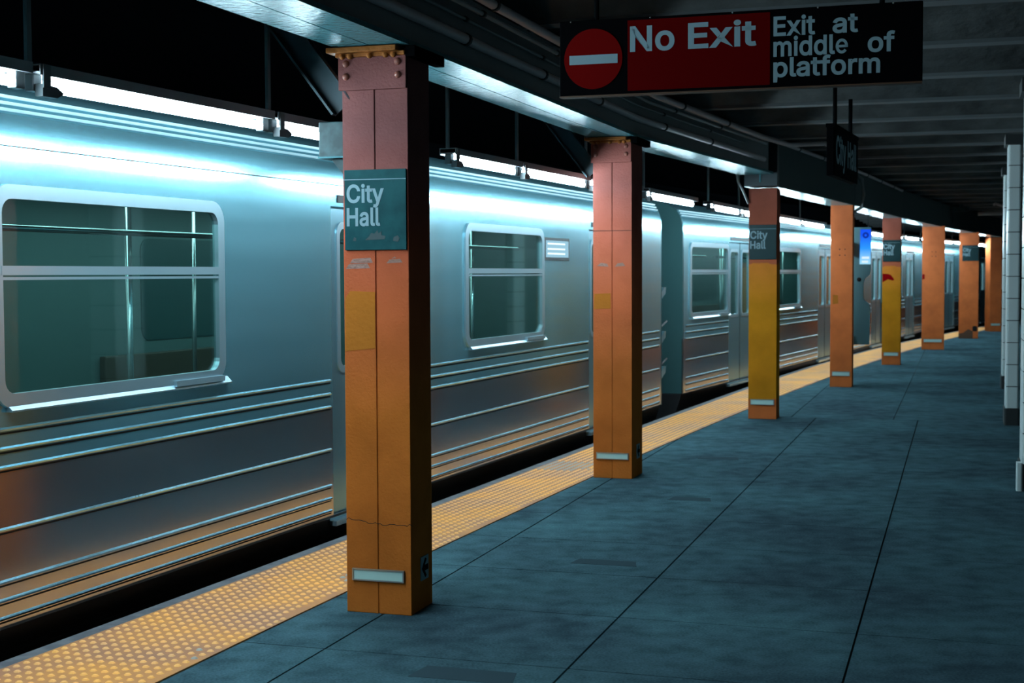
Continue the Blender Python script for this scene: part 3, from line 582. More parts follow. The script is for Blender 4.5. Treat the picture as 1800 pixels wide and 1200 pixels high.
while s < 37:
    p, h = edge_at(s); d = Vector((math.sin(R(h)), math.cos(R(h)))); n_ = Vector((d.y, -d.x))
    for k in range(14):
        o_ = .078 + .035 + k * .054
        q = p + n_ * o_
        if q.x > inner_x(q.y) - .02: break
        c = Vector((q.x - SO.x, q.y - SO.y, .0065))
        worn = (1.75 < s < 2.35 and k > 7 + random.random() * 4) or (6.0 < s < 6.55 and k < 8 - random.random() * 3) or (s < 1.7 and k > 9 and random.random() < .1)
        tgt = mw if worn else mb
        r0, r1, hh = .0165, .009, .0065
        nn = 6
        lo = [tgt.bm.verts.new((c.x + r0 * math.cos(t), c.y + r0 * math.sin(t), c.z)) for t in [2 * math.pi * i / nn for i in range(nn)]]
        hi = [tgt.bm.verts.new((c.x + r1 * math.cos(t), c.y + r1 * math.sin(t), c.z + hh)) for t in [2 * math.pi * i / nn for i in range(nn)]]
        for i in range(nn): tgt.bm.faces.new((lo[i], lo[(i + 1) % nn], hi[(i + 1) % nn], hi[i]))
        tgt.bm.faces.new(hi)
    s += NSTEP
tag(mb.build('domes', 'dome', strip), kind='stuff')
tag(mw.build('worn_domes', 'dome_worn', strip), 'grey worn domes', kind='stuff')

# ---- tunnel shell
mb = MB()
mb.box(-16, 30, -14, 66, -1.15, -1.05)
tag(mb.build('track_bed', 'dark'), 'dark track bed below the platform', kind='structure')
mb = MB(); prev = None                                 # wall under the platform edge
for y in [-12 + .5 * i for i in range(110)]:
    x = edge_x(y) + .12
    row = [mb.bm.verts.new((x, y, -1.05)), mb.bm.verts.new((x, y, -.02))]
    if prev: mb.bm.faces.new((prev[0], prev[1], row[1], row[0]))
    prev = row
tag(mb.build('trim_2', 'soot'), 'sooty platform face below the edge', kind='structure')
mb = MB(); prev = None                                 # far wall of the track
for y in [-14 + 1 * i for i in range(80)]:
    x = edge_x(y) - 4.2 - max(0, 0)
    row = [mb.bm.verts.new((x, y, -1.05)), mb.bm.verts.new((x, y, 3.5))]
    if prev: mb.bm.faces.new((prev[0], prev[1], row[1], row[0]))
    prev = row
tag(mb.build('wall_left', 'soot'), 'black tunnel wall beyond the track', kind='structure')
mb = MB()
mb.prism([ub(-12, -13.2), ub(14, -13.2), ub(14, -13), ub(-12, -13)], -1.1, 3.6, 'z')
tag(mb.build('wall_back', 'soot'), kind='structure')
mb = MB()
mb.prism([ub(-8, FAR_B), ub(26, FAR_B), ub(26, FAR_B + .2), ub(-8, FAR_B + .2)], -1.1, 3.6, 'z')
tag(mb.build('wall_far', 'soot'), kind='structure')
mb = MB(); mb.box(WALL_U, WALL_U + .2, -12.8, WALL_END, 0, 3.3)
tag(mb.build('wall_right', 'walltile', rotz=-R(HD)), 'grimy tiled wall behind the white pillars', kind='structure')
mb = MB(); mb.box(WALL_U, 16, WALL_END, WALL_END + .2, -.0, 3.4)
tag(mb.build('wall_end', 'soot', rotz=-R(HD)), kind='structure')
# ceiling over the track
mb = MB(); mb.box(-14, -2.62, -13, FAR_B, 3.3, 3.45)
tag(mb.build('ceiling_track', 'soot', rotz=-R(HD)), 'black ceiling above the track', kind='structure')
# ceiling over the platform: concrete jack arches between transverse steel flanges
mb = MB(); fl = MB()
P = 1.45
b_ = -12.6; CU0, CU1 = -2.62, 14.0
while b_ < FAR_B - P:
    pts = []
    n = 10
    for k in range(n + 1):
        t = k / n; pts.append((b_ + .07 + (P - .14) * t, 2.95 + .17 * (1 - (2 * t - 1) ** 2)))
    for (ba, za), (bb, zb) in zip(pts, pts[1:]):
        f = mb.quad((CU0, ba, za), (CU1, ba, za), (CU1, bb, zb), (CU0, bb, zb)); f.smooth = True
    mb.quad((CU0, b_ + P - .07, 2.95), (CU1, b_ + P - .07, 2.95), (CU1, b_ + P + .07, 2.96), (CU0, b_ + P + .07, 2.96))
    fl.box(CU0, WALL_U, b_ + P - .07, b_ + P + .07, 2.926, 2.955)
    b_ += P
mb.box(CU0, CU1, -13, FAR_B, 3.2, 3.3)
ceil = mb.build('ceiling', 'ceiling', rotz=-R(HD)); tag(ceil, 'grey jack arched concrete ceiling over the platform', kind='structure')
tag(fl.build('flanges', 'ceiling_flange', ceil), 'steel flanges between the arches')

# ------------------------------------------------------------------ columns
COLS = [  # x, y of front left foot, width, depth, height, paint, sign, label
    (-.765, 6.49, .318, .27, 2.57, 'paint_near', True, 'nearest orange riveted column with a black arrow sticker by its foot'),
    (.615, 10.76, .300, .34, 2.57, 'paint_mid', False, 'second riveted orange column from the camera, without a station sign'),
    (2.51, 15.08, .295, .27, 2.45, 'paint_mustard', True, 'mustard yellow column with a clean face below its station sign'),
    (4.31, 19.25, .290, .27, 2.48, 'paint_orange', False, 'plain orange column in front of the tall kiosk with a blue screen'),
    (6.20, 23.82, .300, .27, 2.48, 'paint_mustard', True, 'mustard yellow column with a red smear below its station sign'),
    (8.20, 28.45, .430, .30, 2.48, 'paint_orange', False, 'broad plain orange column just right of the red smeared mustard column'),
    (10.42, 33.15, .430, .30, 2.48, 'paint_orange', True, 'distant orange column with a black hole at its foot and a station sign'),
    (12.40, 36.90, .300, .42, 2.45, 'paint_orange', False, 'farthest orange column, last before the white tiled pillars'),
]
centers = []
for i, (x, y, w, d, h, pm, sign, label) in enumerate(COLS):
    hd = 18.5 if i == 1 else 17.5 if i < 7 else 2.0
    ch, sh = math.cos(R(hd)), math.sin(R(hd))
    cx, cy = x + w / 2 * ch + d / 2 * sh, y - w / 2 * sh + d / 2 * ch
    centers.append((cx, cy))
    c = thing('column', (cx, cy, 0), hd, label, 'column', 'steel columns along the platform edge')
    hw, hd_ = w / 2, d / 2
    mb = MB()
    mb.box(-hw, hw, -hd_ + .006, hd_, 0, h - .012)
    if i < 2:                                          # two front plates leave a seam down the middle
        mb.box(-hw, -.003, -hd_, -hd_ + .006, 0, h - .19); mb.box(.003, hw, -hd_, -hd_ + .006, 0, h - .19)
    else:
        mb.box(-hw, hw, -hd_, -hd_ + .006, 0, h - .012)
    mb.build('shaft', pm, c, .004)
    if i < 2:
        g = MB().box(-hw - .012, hw - .002, -hd_ - .014, -hd_ + .004, h - .19, h - .035).build('gusset_plate', pm, c, .003)
        for sx in (-1, 1):
            for z in (h - .13, h - .072):
                MB().dome((sx * (hw - .033) - .007, -hd_ - .013, z), (0, -1, .1), .017, .016).build('rivet', 'rivet', g)
        cp = MB().box(-hw - .05, hw - .03, -hd_ - .065, hd_ + .05, h - .028, h - .004)
        cp.box(-hw - .02, hw - .002, -hd_ - .03, -hd_ + .004, h - .045, h - .026)
        cp = cp.build('cap_plate', 'cap_paint', c, .004)
        for q in (-.42, -.30, .0, .24, .36):
            MB().dome((q * w - .01, -hd_ - .03, h - .04), (0, -.55, -1), .015, .016).build('rivet', 'cap_paint', cp)
        MB().box(hw - .003, hw + .045, -hd_ - .02, hd_ + .09, h - .052, h - .004).build('side_bracket', 'dark', c, .003)  # black colour stands in for the shade beside the cap
    # pale marker strip near the foot
    if i != 6:
        pw = .255 if i == 0 else .25 if i < 3 else .235
        if i == 5: pw = .35
        z0, z1 = (.150, .205) if i == 0 else (.145, .195) if i == 1 else (.15, .21)
        fr = MB().ring([(-pw / 2, z0), (pw / 2, z0), (pw / 2, z1), (-pw / 2, z1)],
                       [(-pw / 2 + .007, z0 + .006), (pw / 2 - .007, z0 + .006), (pw / 2 - .007, z1 - .006), (-pw / 2 + .007, z1 - .006)], -hd_ - .012, -hd_ + .001, 'y').build('marker_frame', 'plate_frame', c)
        MB().box(-pw / 2 + .005, pw / 2 - .005, -hd_ - .008, -hd_ + .001, z0 + .004, z1 - .004).build('marker_strip', 'plate', fr)
        fr['label'] = 'pale horizontal marker strip in a metal frame'
    if i in (0, 1):                                     # arrow sticker on the platform side
        a = MB().box(hw - .001, hw + .004, -.02, .075, .135, .245).build('arrow_sticker', 'white', c)
        a['label'] = 'white sticker with a black left arrow'
        am = MB()
        am.prism([(-.012, .190), (.030, .236), (.045, .228), (.022, .203), (.066, .203), (.066, .177), (.022, .177), (.045, .152), (.030, .144)], hw + .003, hw + .006, 'x')
        am.build('arrow', 'sign_black', a)
    if i == 0:
        MB().prism([(-hw + .004, 1.20), (-.006, 1.215), (-.006, 1.47), (-hw + .03, 1.475), (-hw + .006, 1.44)], -hd_ - .0015, -hd_ + .001).build('paint_patch', 'yellow_patch', c)['label'] = 'yellow paint patch'
        sc = MB()
        for x0, x1, z0, z1 in ((-hw + .01, -.03, 1.575, 1.60), (-hw + .03, -.015, 1.60, 1.625), (.05, hw - .03, 1.60, 1.62), (.075, hw - .06, 1.62, 1.632)):
            sc.prism([(x0, z0), (x1, z0 + .003), (x1 - .012, z1), (x0 + .015, z1 - .004)], -hd_ - .001, -hd_ + .001)
        sc.build('paint_scar', 'scar', c)['label'] = 'blistered grey paint scars'
        cr = MB(); zz = .425; xx = -hw
        while xx < hw - .004:
            nz = .43 - .018 * math.sin((xx + hw) / w * 2.2) + random.uniform(-.006, .006)
            cr.prism([(xx, zz - .0015), (xx + .013, nz - .0015), (xx + .013, nz + .0015), (xx, zz + .0015)], -hd_ - .0006, -hd_ + .001); zz = nz; xx += .012
        cr.build('paint_crack', 'hole', c)
    if i == 1:
        MB().prism([(-hw + .006, 1.28), (-.012, 1.285), (-.014, 1.40), (-hw + .01, 1.395)], -hd_ - .0015, -hd_ + .001).build('paint_patch', 'yellow_patch', c)['label'] = 'yellow paint patch'
        sc = MB()
        sc.prism([(-hw + .03, 1.605), (-.03, 1.60), (-.04, 1.622), (-hw + .06, 1.63)], -hd_ - .001, -hd_ + .001)
        sc.prism([(.02, 1.60), (hw - .05, 1.605), (hw - .07, 1.63), (.04, 1.625)], -hd_ - .001, -hd_ + .001)
        sc.build('paint_scar', 'scar', c)['label'] = 'blistered grey paint scars'
        MB().box(-hw, hw, -hd_ - .0006, -hd_ + .001, 1.868, 1.872).build('paint_crack', 'hole', c)
    if i in (3, 5):                                     # empty screw holes of a lost sign
        for sx in (-.035, .0, .035):
            for z in (1.86, 1.78) if i == 3 else (1.95, 1.86):
                if sx == 0: continue
                MB().dome((sx + .01, -hd_ - .0005, z), (0, -1, 0), .009, .002, 8, 2).build('screw_hole', 'hole', c)
    if i == 3:
        MB().prism([(-hw + .03, 1.12), (-.04, 1.13), (-.045, 1.24), (-hw + .035, 1.25)], -hd_ - .0015, -hd_ + .001).build('paint_patch', 'yellow_patch', c)
    if i == 4:
        MB().prism([(-hw + .005, 1.38), (-.06, 1.43), (.02, 1.41), (.045, 1.42), (.03, 1.45), (-.01, 1.50), (-.06, 1.52), (-hw + .005, 1.525)], -hd_ - .0015, -hd_ + .001).build('red_smear', 'red', c)
    if i == 5:
        MB().prism([(-hw + .004, 1.40), (-hw + .05, 1.41), (-hw + .05, 1.50), (-hw + .004, 1.51)], -hd_ - .0015, -hd_ + .001).build('red_smear', 'red', c)
    if i == 6:
        MB().prism(rrect(.09, .195, .165, .29, .03), -hd_ - .002, -hd_ + .001).build('foot_hole', 'hole', c)
        MB().prism([(-hw, .0), (.10, .0), (.10, .17), (0, .22), (-.12, .13), (-hw, .11)], -hd_ - .0015, -hd_ + .001).build('rust_patch', 'rust', c)
    # station name plate
    if sign:
        sl = {0: 'clean edged green station plate on the nearest column, peeled sticker marks at its bottom',
              2: 'station plate on the first mustard column, second nearest of the column signs',
              4: 'station plate above the red smear on a mustard column',
              6: 'farthest station plate, on the distant orange column with the foot hole'}[i]
        z0, z1 = {0: (1.66, 2.022), 2: (1.69, 2.055), 4: (1.725, 2.085), 6: (1.80, 2.165)}[i]
        sw = .300 if i == 0 else .285
        if i == 6: sw = .36
        fwd = Vector((sh, ch)); rgt = Vector((ch, -sh))
        base = Vector((cx, cy)) - fwd * hd_ + rgt * (.002 if i == 0 else 0 if i != 6 else .03)
        st = thing('station_sign', (base.x, base.y, z0), hd, sl, 'sign', 'station name plates on the columns')
        H = z1 - z0
        MB().box(-sw / 2, sw / 2, -.010, 0, 0, H).build('plate', 'sign_green' if i == 0 else 'sign_dark', st, .002)
        MB().box(-sw / 2, sw / 2, -.0115, -.009, H - .046, H - .0425).build('stripe', 'white', st)
        cap = .080
        lettering(st, 'City', -sw / 2 + .011, -.0095, H - .146, cap, .182)
        lettering(st, 'Hall', -sw / 2 + .011, -.0095, H - .251, cap, .163)
        if i == 0:
            bl = MB()
            bl.prism([(-.05, .045), (.045, .048), (.05, .062), (.03, .066), (.03, .084), (.015, .074), (.01, .09), (-.005, .072), (-.02, .078), (-.03, .062)], -.0112, -.009)
            bl.prism([(.085, .040), (.11, .036), (.118, .052), (.108, .064), (.09, .058)], -.0112, -.009)
            bl.prism([(-.11, .042), (-.095, .040), (-.093, .054), (-.104, .058)], -.0112, -.009)
            bl.build('sticker_residue', 'blot', st)['label'] = 'dark torn sticker residue'

# ------------------------------------------------------------------ girders over the columns
span_pts = [(centers[0][0] - .314 * 4.6, centers[0][1] - .949 * 4.6 - .0)] + centers
span_pts.insert(0, (span_pts[0][0] - 1.45, span_pts[0][1] - 4.4))
GL = ['overhead steel girder behind the camera, above the platform edge', 'overhead girder running out of the top left corner to the nearest column', 'overhead girder between the two riveted orange columns',
      'overhead girder from the second riveted column to the first mustard column', 'dark boxed girder from the first mustard column to the kiosk column',
      'boxed girder between the kiosk column and the red smeared column', 'boxed girder between the red smeared column and the broad orange column',
      'boxed girder between the broad orange column and the column with the foot hole', 'farthest boxed girder, ending over the last orange column']
for k, (a, b_) in enumerate(zip(span_pts, span_pts[1:])):
    a, b_ = Vector(a), Vector(b_); d = b_ - a; Ln = d.length; hd = math.degrees(math.atan2(d.x, d.y))
    g = thing('steel_girder', (a.x, a.y, 2.45), hd, GL[k], 'girder', 'steel girders over the column row')
    z0 = .12 if k < 4 else .0
    if k == 3: Ln -= .35
    e0 = 0.0 if k != 4 else -.25
    top = .472
    if k < 4:
        MB().box(-.175, -.003, e0, Ln, z0, z0 + .022).box(.003, .175, e0, Ln, z0, z0 + .022).box(-.004, .004, e0, Ln, z0 + .008, z0 + .02).build('bottom_flange', 'girder', g)
        wb = MB().box(-.012, .012, e0, Ln, z0 + .02, top)
        wb.box(.11, .122, e0, Ln, z0 + .02, top); wb.build('web', 'girder_web', g)
        MB().box(-.16, .16, e0, Ln, top - .02, top).build('top_flange', 'girder_web', g)
    else:
        MB().box(-.16, .16, e0, Ln, z0, z0 + .012).build('bottom_plate', 'girder', g)
        MB().box(-.16, .165, e0, Ln, z0 + .012, top).build('casing', 'casing', g, .01)
        rb = MB().box(.165, .172, e0, Ln, z0 + .0, z0 + .02)
        rb.build('edge_angle', 'casing', g)

# ------------------------------------------------------------------ conduits on the platform side of the girders
def along(k, t, lat, z):
    a, b_ = Vector(span_pts[k]), Vector(span_pts[k + 1]); d = (b_ - a); n_ = Vector((d.y, -d.x)).normalized()
    p = a.lerp(b_, t) + n_ * lat
    return (p.x, p.y, z)


def conduit(label, pts, r, m='conduit', strap_every=1.35):
    t = thing('conduit', pts[0], 0, label, 'conduit', 'conduits along the girders')
    o0 = Vector(pts[0])
    q = [Vector(p) - o0 for p in pts]
    MB().tube(q, r, 10).build('pipe', m, t)
    for a, b_ in zip(q, q[1:]):
        Ln = (b_ - a).length
        if Ln < .8: continue
        for j in range(int(Ln / strap_every)):
            c = a.lerp(b_, (j + .5) * strap_every / Ln); d = (b_ - a).normalized()
            MB().tube([c - d * .018, c + d * .018], r + .005, 10).build('strap', 'strap', t)


conduit('thick lower conduit strapped to the side of the near girders', [along(0, .2, .15, 2.72), along(1, .5, .15, 2.72), along(2, 0, .15, 2.72), along(2, 1, .15, 2.72), along(3, .86, .15, 2.70)], .026)
conduit('upper conduit in the corner of girder and ceiling, bending away over the first mustard column',
        [along(0, .2, .30, 2.88), along(2, 0, .30, 2.88), along(2, 1, .30, 2.88), along(3, .72, .30, 2.86), along(3, .92, .34, 2.86), (3.30, 15.0, 2.90), (3.85, 16.6, 2.90)], .025)
conduit('thin cable just below the upper conduit along the near girders', [along(0, .2, .24, 2.84), along(2, 0, .24, 2.84), along(2, 1, .24, 2.84), along(3, .8, .24, 2.83)], .013, 'conduit_dark')
conduit('thinnest cable midway up the near girders', [along(0, .2, .15, 2.82), along(2, 0, .15, 2.82), along(2, 1, .15, 2.82), along(3, .7, .15, 2.80)], .008, 'conduit_dark')
conduit('thin pipe along the top of the dark boxed girder', [along(4, .0, .22, 2.90), along(4, 1, .22, 2.90), along(5, .9, .22, 2.88)], .02, 'conduit')
conduit('bent conduit loop wrapped around the boxed girder beside the hanging sign',
        [along(4, .99, .19, 2.86), along(4, .995, .26, 2.80), along(5, .0, .28, 2.60), along(5, .0, .25, 2.42), along(5, .0, .10, 2.34)], .022, 'conduit_dark')
conduit('thin cable hanging down from the girder to the first mustard column', [(2.36, 14.95, 2.60), (2.38, 14.98, 2.50), (2.43, 15.0, 2.42), (2.50, 15.05, 2.28)], .012, 'conduit_dark')
conduit('curved pipe under the far ceiling near the white pillars', [(9.3, 27.5, 2.84), (9.5, 28.0, 2.88), (10.05, 29.2, 2.89), (10.3, 29.8, 2.84), (10.45, 29.9, 2.72), (10.6, 30.1, 2.62)], .022)
conduit('horizontal pipe between the far white bracket and the pillars', [(9.55, 29.2, 2.74), (10.0, 29.0, 2.75), (10.4, 28.9, 2.79)], .05, 'conduit_dark')

br = thing('pipe_bracket', (9.25, 29.4, 2.58), HD, 'pale L shaped bracket below the far ceiling', 'bracket')
MB().box(-.19, .17, -.04, .04, .21, .31).build('arm', 'box', br); MB().box(-.17, -.12, -.03, .03, -.02, .22).build('leg', 'box', br)
MB().box(-.03, .05, -.03, .03, .31, .345).build('stem', 'box', br)

# transfer plates where the open girder meets the boxed one
tp = thing('girder_end_plate', (centers[2][0], centers[2][1], 2.45), HD, 'black steel end plates where open girder and boxed girder meet', 'end plate')
MB().box(-.17, .17, -.32, -.17, .0, .465).build('end_block', 'steel_dark', tp)
MB().box(-.015, .0, -.335, -.32, .04, .40).build('edge_strip', 'girder', tp)

# ------------------------------------------------------------------ diagonal braces and the grey box at the near column
for i, lab in ((0, 'diagonal steel brace rising left from the nearest column'), (1, 'diagonal steel brace rising left from the second riveted column')):
    cx, cy = centers[i]
    t = thing('diagonal_brace', (cx, cy, 0), HD, lab, 'brace', 'diagonal braces on the columns')
    mb = MB()
    x1, z1, x0, z0 = -.165, 2.31, -.62, 2.90
    dx, dz = (x1 - x0), (z1 - z0); Ln = math.hypot(dx, dz); nx, nz = -dz / Ln, dx / Ln
    w = .055
    mb.prism([(x0 - nx * w, z0 - nz * w), (x0 + nx * w, z0 + nz * w), (x1 + nx * w, z1 + nz * w), (x1 - nx * w, z1 - nz * w)], -.10, -.09)
    for sgn in (-1, 1):
        mb.prism([(x0 + sgn * nx * w - nx * .005, z0 + sgn * nz * w - nz * .005), (x0 + sgn * nx * w + nx * .005, z0 + sgn * nz * w + nz * .005),
                  (x1 + sgn * nx * w + nx * .005, z1 + sgn * nz * w + nz * .005), (x1 + sgn * nx * w - nx * .005, z1 + sgn * nz * w - nz * .005)], -.135, -.09)
    bb = mb.build('bar', 'brace', t)
    MB().dome((x0 + dx * .35, -.10, z0 + dz * .35), (0, -1, 0), .018, .014).build('bolt', 'brace', bb)
t = thing('junction_box', (centers[0][0], centers[0][1], 0), HD, 'grey metal box on the track side of the nearest column', 'box')
MB().box(-.285, -.159, -.12, .06, 2.085, 2.245).build('body', 'box', t, .004)
MB().box(-.287, -.157, -.125, .065, 2.08, 2.088).build('lip', 'girder', t)
MB().prism([(-.235, 2.08), (-.159, 2.08), (-.159, 1.99)], -.10, .04).build('bracket', 'box', t)

# ------------------------------------------------------------------ fluorescent lamps in a row above the platform edge
LAMPS = [(-3.75, -2.05), (-2.0, -.30), (-.26, 1.37), (1.40, 2.98), (3.50, 4.66), (4.69, 6.20), (6.23, 7.72), (7.92, 9.78), (10.45, 11.95),
         (11.98, 13.5), (14.0, 15.90), (15.93, 17.80), (18.7, 20.2), (20.3, 21.95), (21.98, 23.5), (23.9, 25.5), (25.75, 27.3), (27.6, 29.2), (29.6, 31.15), (31.2, 32.9), (34.2, 36.0), (36.4, 38)]
LL = ['fluorescent tube light leaving the photo at its left edge',
      'long fluorescent tube light left of the nearest column, above the big train window',
      'fluorescent tube light running behind the grey box of the nearest column',
      'fluorescent tube light just right of the nearest column',
      'fluorescent tube light just left of the second riveted column',
      'fluorescent tube light hidden behind the top of the second riveted column',
      'fluorescent tube light just right of the second riveted column, above the gap between cars',
      'fluorescent tube light left of the first mustard column',
      'fluorescent tube light passing behind the first mustard column',
      'fluorescent tube light just right of the first mustard column',
      'fluorescent tube light left of the kiosk column, ending short of it',
      'fluorescent tube light behind the kiosk column',
      'fluorescent tube light just above the blue kiosk screen',
      'fluorescent tube light left of the red smeared mustard column',
      'fluorescent tube light right of the red smeared mustard column',
      'fluorescent tube light left of the broad orange column',
      'fluorescent tube light behind the broad orange column',
      'fluorescent tube light just right of the broad orange column',
      'fluorescent tube light left of the column with the foot hole',
      'fluorescent tube light just left of the farthest orange column',
      'fluorescent tube light farthest down the row of lights']
for k, (s0, s1) in enumerate(LAMPS):
    (p0, _), (p1, _) = edge_at(s0, .45), edge_at(s1, .45)
    d = p1 - p0; Ln = d.length; hd = math.degrees(math.atan2(d.x, d.y))
    j = k - 1
    lab = LL[j] if 0 <= j < len(LL) else 'fluorescent tube light on the row behind the camera'
    t = thing('tube_light', (p0.x, p0.y, 2.2), hd, lab, 'light', 'fluorescent tube lights above the platform edge')
    MB().prism([(-.055, .075), (-.055, .115), (.055, .115), (.055, .075), (.05, .075), (.05, .110), (-.05, .110), (-.05, .075)], 0, Ln).build('housing', 'housing', t)
    MB().prism([(-.05, .082), (.05, .082), (.05, .088), (-.05, .088)], .0, Ln).build('reflector', 'reflector', t)
    MB().tube([(0, .05, .045), (0, Ln - .05, .045)], .019, 10).build('tube', 'tube', t)
    for y in (0.0, Ln - .05):
        so = MB().box(-.02, .02, y, y + .05, .02, .082)
        so.build('socket', 'socket', t, .004)
    hg = MB().box(-.008, .008, -.012, .012, .115, 3.29 - 2.2)
    hg.box(.052, .060, .01, .05, .03, .115)
    hg.prism([(.01, .0), (.09, .0), (.13, .02), (.09, .04), (.01, .045)], .02, .055, 'x')
    hg.build('hanger', 'socket', t)

# ------------------------------------------------------------------ train cars
PROFILE = [(0, .095), (0, .76), (0, 1.045), (0, 1.885), (0, 1.96), (0, 2.02), (-.0008, 2.05), (-.0032, 2.09), (-.0075, 2.13),
           (-.0145, 2.17), (-.024, 2.20), (-.040, 2.232), (-.085, 2.31), (-.18, 2.37), (-.5, 2.46), (-1.0, 2.52), (-1.5, 2.54)]
RIBS = [.915, .835, .757, .50, .283, .206, .131]
CW = 3.0


def car(origin, heading, label, s0, s1, doors, wins, signs=(), end_gear=False):
    c = thing('subway_car', (origin[0], origin[1], 0), heading, label, 'subway car', 'cars of the passing train')
    DW, WW = .635, .87
    br = sorted({s0, s1} | {d + e for d in doors for e in (-DW, DW)} | {w + e * (WW - .045) for w in wins for e in (-1, 1)})
    mb = MB(); panels = []
    for a, b_ in zip(br, br[1:]):
        lo = MB()
        mid = (a + b_) / 2
        isd = any(abs(mid - d) < DW for d in doors); isw = any(abs(mid - w) < WW for w in wins)
        for (v0, z0), (v1, z1) in zip(PROFILE, PROFILE[1:]):
            if isd and z1 <= 1.961: continue
            if isw and z0 >= 1.04 and z1 <= 1.89: continue
            f = (mb if z0 > .7 else lo).quad((v0, a, z0), (v0, b_, z0), (v1, b_, z1), (v1, a, z1)); f.smooth = z0 > 1.9
        if len(lo.bm.faces): panels.append((a, b_))
        lo.bm.free()
    runs = []
    for a, b_ in panels:                               # one lower panel per stretch between two doors
        if runs and abs(runs[-1][1] - a) < 1e-4: runs[-1][1] = b_
        else: runs.append([a, b_])
    for a, b_ in runs:
        MB().prism([(0, .095), (0, .76), (-.012, .76), (-.012, .095)], a, b_).build('lower_panel', 'steel_lower', c)
    far = [(-CW - v, z) for v, z in PROFILE[::-1]]
    for (v0, z0), (v1, z1) in zip(far, far[1:]):
        mb.quad((v0, s0, z0), (v0, s1, z0), (v1, s1, z1), (v1, s0, z1))
    loop = PROFILE + far[1:]
    bmesh.ops.remove_doubles(mb.bm, verts=mb.bm.verts, dist=.0005)
    mb.build('body_shell', 'steel', c)
    MB().prism([(-.02, .092), (-.05, -.02), (-.10, -.16), (-.22, -.30), (-CW + .2, -.30), (-CW + .03, .092)], s0, s1).build('skirt', 'skirt', c)
    MB().box(-CW + .2, -.06, s0 + .1, s1 - .1, -1.0, -.25).build('underframe', 'skirt', c)
    for z in (2.245, 2.275, 2.305):
        v = -.040 - (z - 2.232) * .55
        MB().prism([(v - .01, z - .009), (v + .014, z - .009), (v + .018, z + .004), (v - .01, z + .009)], s0 + .05, s1 - .05).build('roof_rail', 'gutter', c)
    MB().prism([(.0, 2.086), (.0, 2.091), (-.012, 2.091), (-.012, 2.086)], s0 + .05, s1 - .05).build('roof_seam', 'seam', c)
    MB().box(-.01, .004, s0 + .02, s1 - .02, .088, .098).build('sill_seam', 'seam', c)
    for s, e in ((s0, .04), (s1, -.04)):
        ew = MB().prism(loop, s + .002 * (1 if e > 0 else -1), s + e).build('end_wall', 'end_paint', c)
        MB().box(-1.85, -1.15, s - e * .3, s + e * .2, .1, 2.0).build('end_door', 'steel_door', ew)
    # fluted ribs between the doors
    cuts = [s0 + .12] + [x for d in doors for x in (d - DW - .03, d + DW + .03)] + [s1 - .12]
    for a, b_ in zip(cuts[::2], cuts[1::2]):
        if b_ - a < .2: continue
        rb = MB(); gv = MB()
        for z in RIBS:
            rb.prism([(-.002, z - .009), (.008, z - .006), (.011, z + .002), (-.002, z + .010)], a, b_)
            gv.box(-.002, .0012, a, b_, z - .020, z - .013)
        rb.build('ribbing', 'steel_rib', c); gv.build('groove', 'seam', c)
    for w in wins:
        o_ = rrect(w - WW, w + WW, 1.0, 1.93, .11); i_ = rrect(w - WW + .06, w + WW - .06, 1.06, 1.87, .06)
        fr = MB().ring(o_, i_, -.02, .014)
        fr.box(-.015, .016, w - WW + .05, w + WW - .05, 1.553, 1.592)
        fr.box(-.015, .012, w - WW + .05, w + WW - .05, 1.533, 1.545)
        fr.prism([(0, .985), (.028, .985), (.030, .992), (0, 1.022)], w - WW + .08, w + WW + .03)
        fr = fr.build('window', 'steel_bright', c)
        MB().box(-.012, -.008, w - WW + .05, w + WW - .05, 1.05, 1.88).build('pane', 'glass', fr)
        MB().box(.012, .034, w + WW * .45, w + WW * .95, 1.002, 1.03).build('latch', 'steel_bright', fr)
    for d in doors:
        for sgn in (-1, 1):
            a, b_ = (d - DW, d - .006) if sgn < 0 else (d + .006, d + DW)
            wa, wb = (a + .14, b_ - .09) if sgn < 0 else (a + .09, b_ - .14)
            lf = MB()
            lf.box(-.055, -.025, a, b_, .06, .98); lf.box(-.055, -.025, a, b_, 1.84, 1.962)
            lf.box(-.055, -.025, a, wa, .98, 1.84); lf.box(-.055, -.025, wb, b_, .98, 1.84)
            lf = lf.build('door', 'steel_door', c)
            MB().ring(rrect(wa - .03, wb + .03, .95, 1.87, .07), rrect(wa + .008, wb - .008, .99, 1.83, .05), -.04, -.017).build('window_trim', 'steel_bright', lf)
            MB().box(-.042, -.038, wa - .005, wb + .005, .975, 1.845).build('door_glass', 'glass', lf)
        MB().box(-.05, -.022, d - .006, d + .006, .0, 1.96).build('door_seal', 'seam', c)
        MB().box(-.07, .006, d - .55, d + .55, 1.985, 2.03).build('door_header', 'seam', c)
        MB().box(-.03, .02, d - DW, d + DW, .03, .06).build('threshold', 'steel_bright', c)
    for w in signs:
        sg = MB().box(-.01, .008, w - .33, w + .33, 1.665, 1.86).build('side_sign', 'seam', c)
        MB().box(.006, .010, w - .30, w + .30, 1.69, 1.835).build('display', 'dest', sg)
        for z in (1.715, 1.755, 1.80): MB().box(.009, .012, w - .26, w + .2, z, z + .014).build('text_row', 'dest_line', sg)
    # interior seen through the panes
    MB().box(-CW + .1, -.06, s0 + .1, s1 - .1, -.05, .0).build('interior_floor', 'interior_floor', c)
    iw = MB().box(-CW + .06, -CW + .12, s0 + .1, s1 - .1, 0, 2.2)
    iw.box(-CW + .1, -.06, s0 + .05, s0 + .1, 0, 2.2); iw.box(-CW + .1, -.06, s1 - .1, s1 - .05, 0, 2.2)
    iw.build('interior_wall', 'interior', c)
    MB().box(-CW + .1, -.1, s0 + .1, s1 - .1, 2.12, 2.16).build('interior_ceiling', 'interior', c)
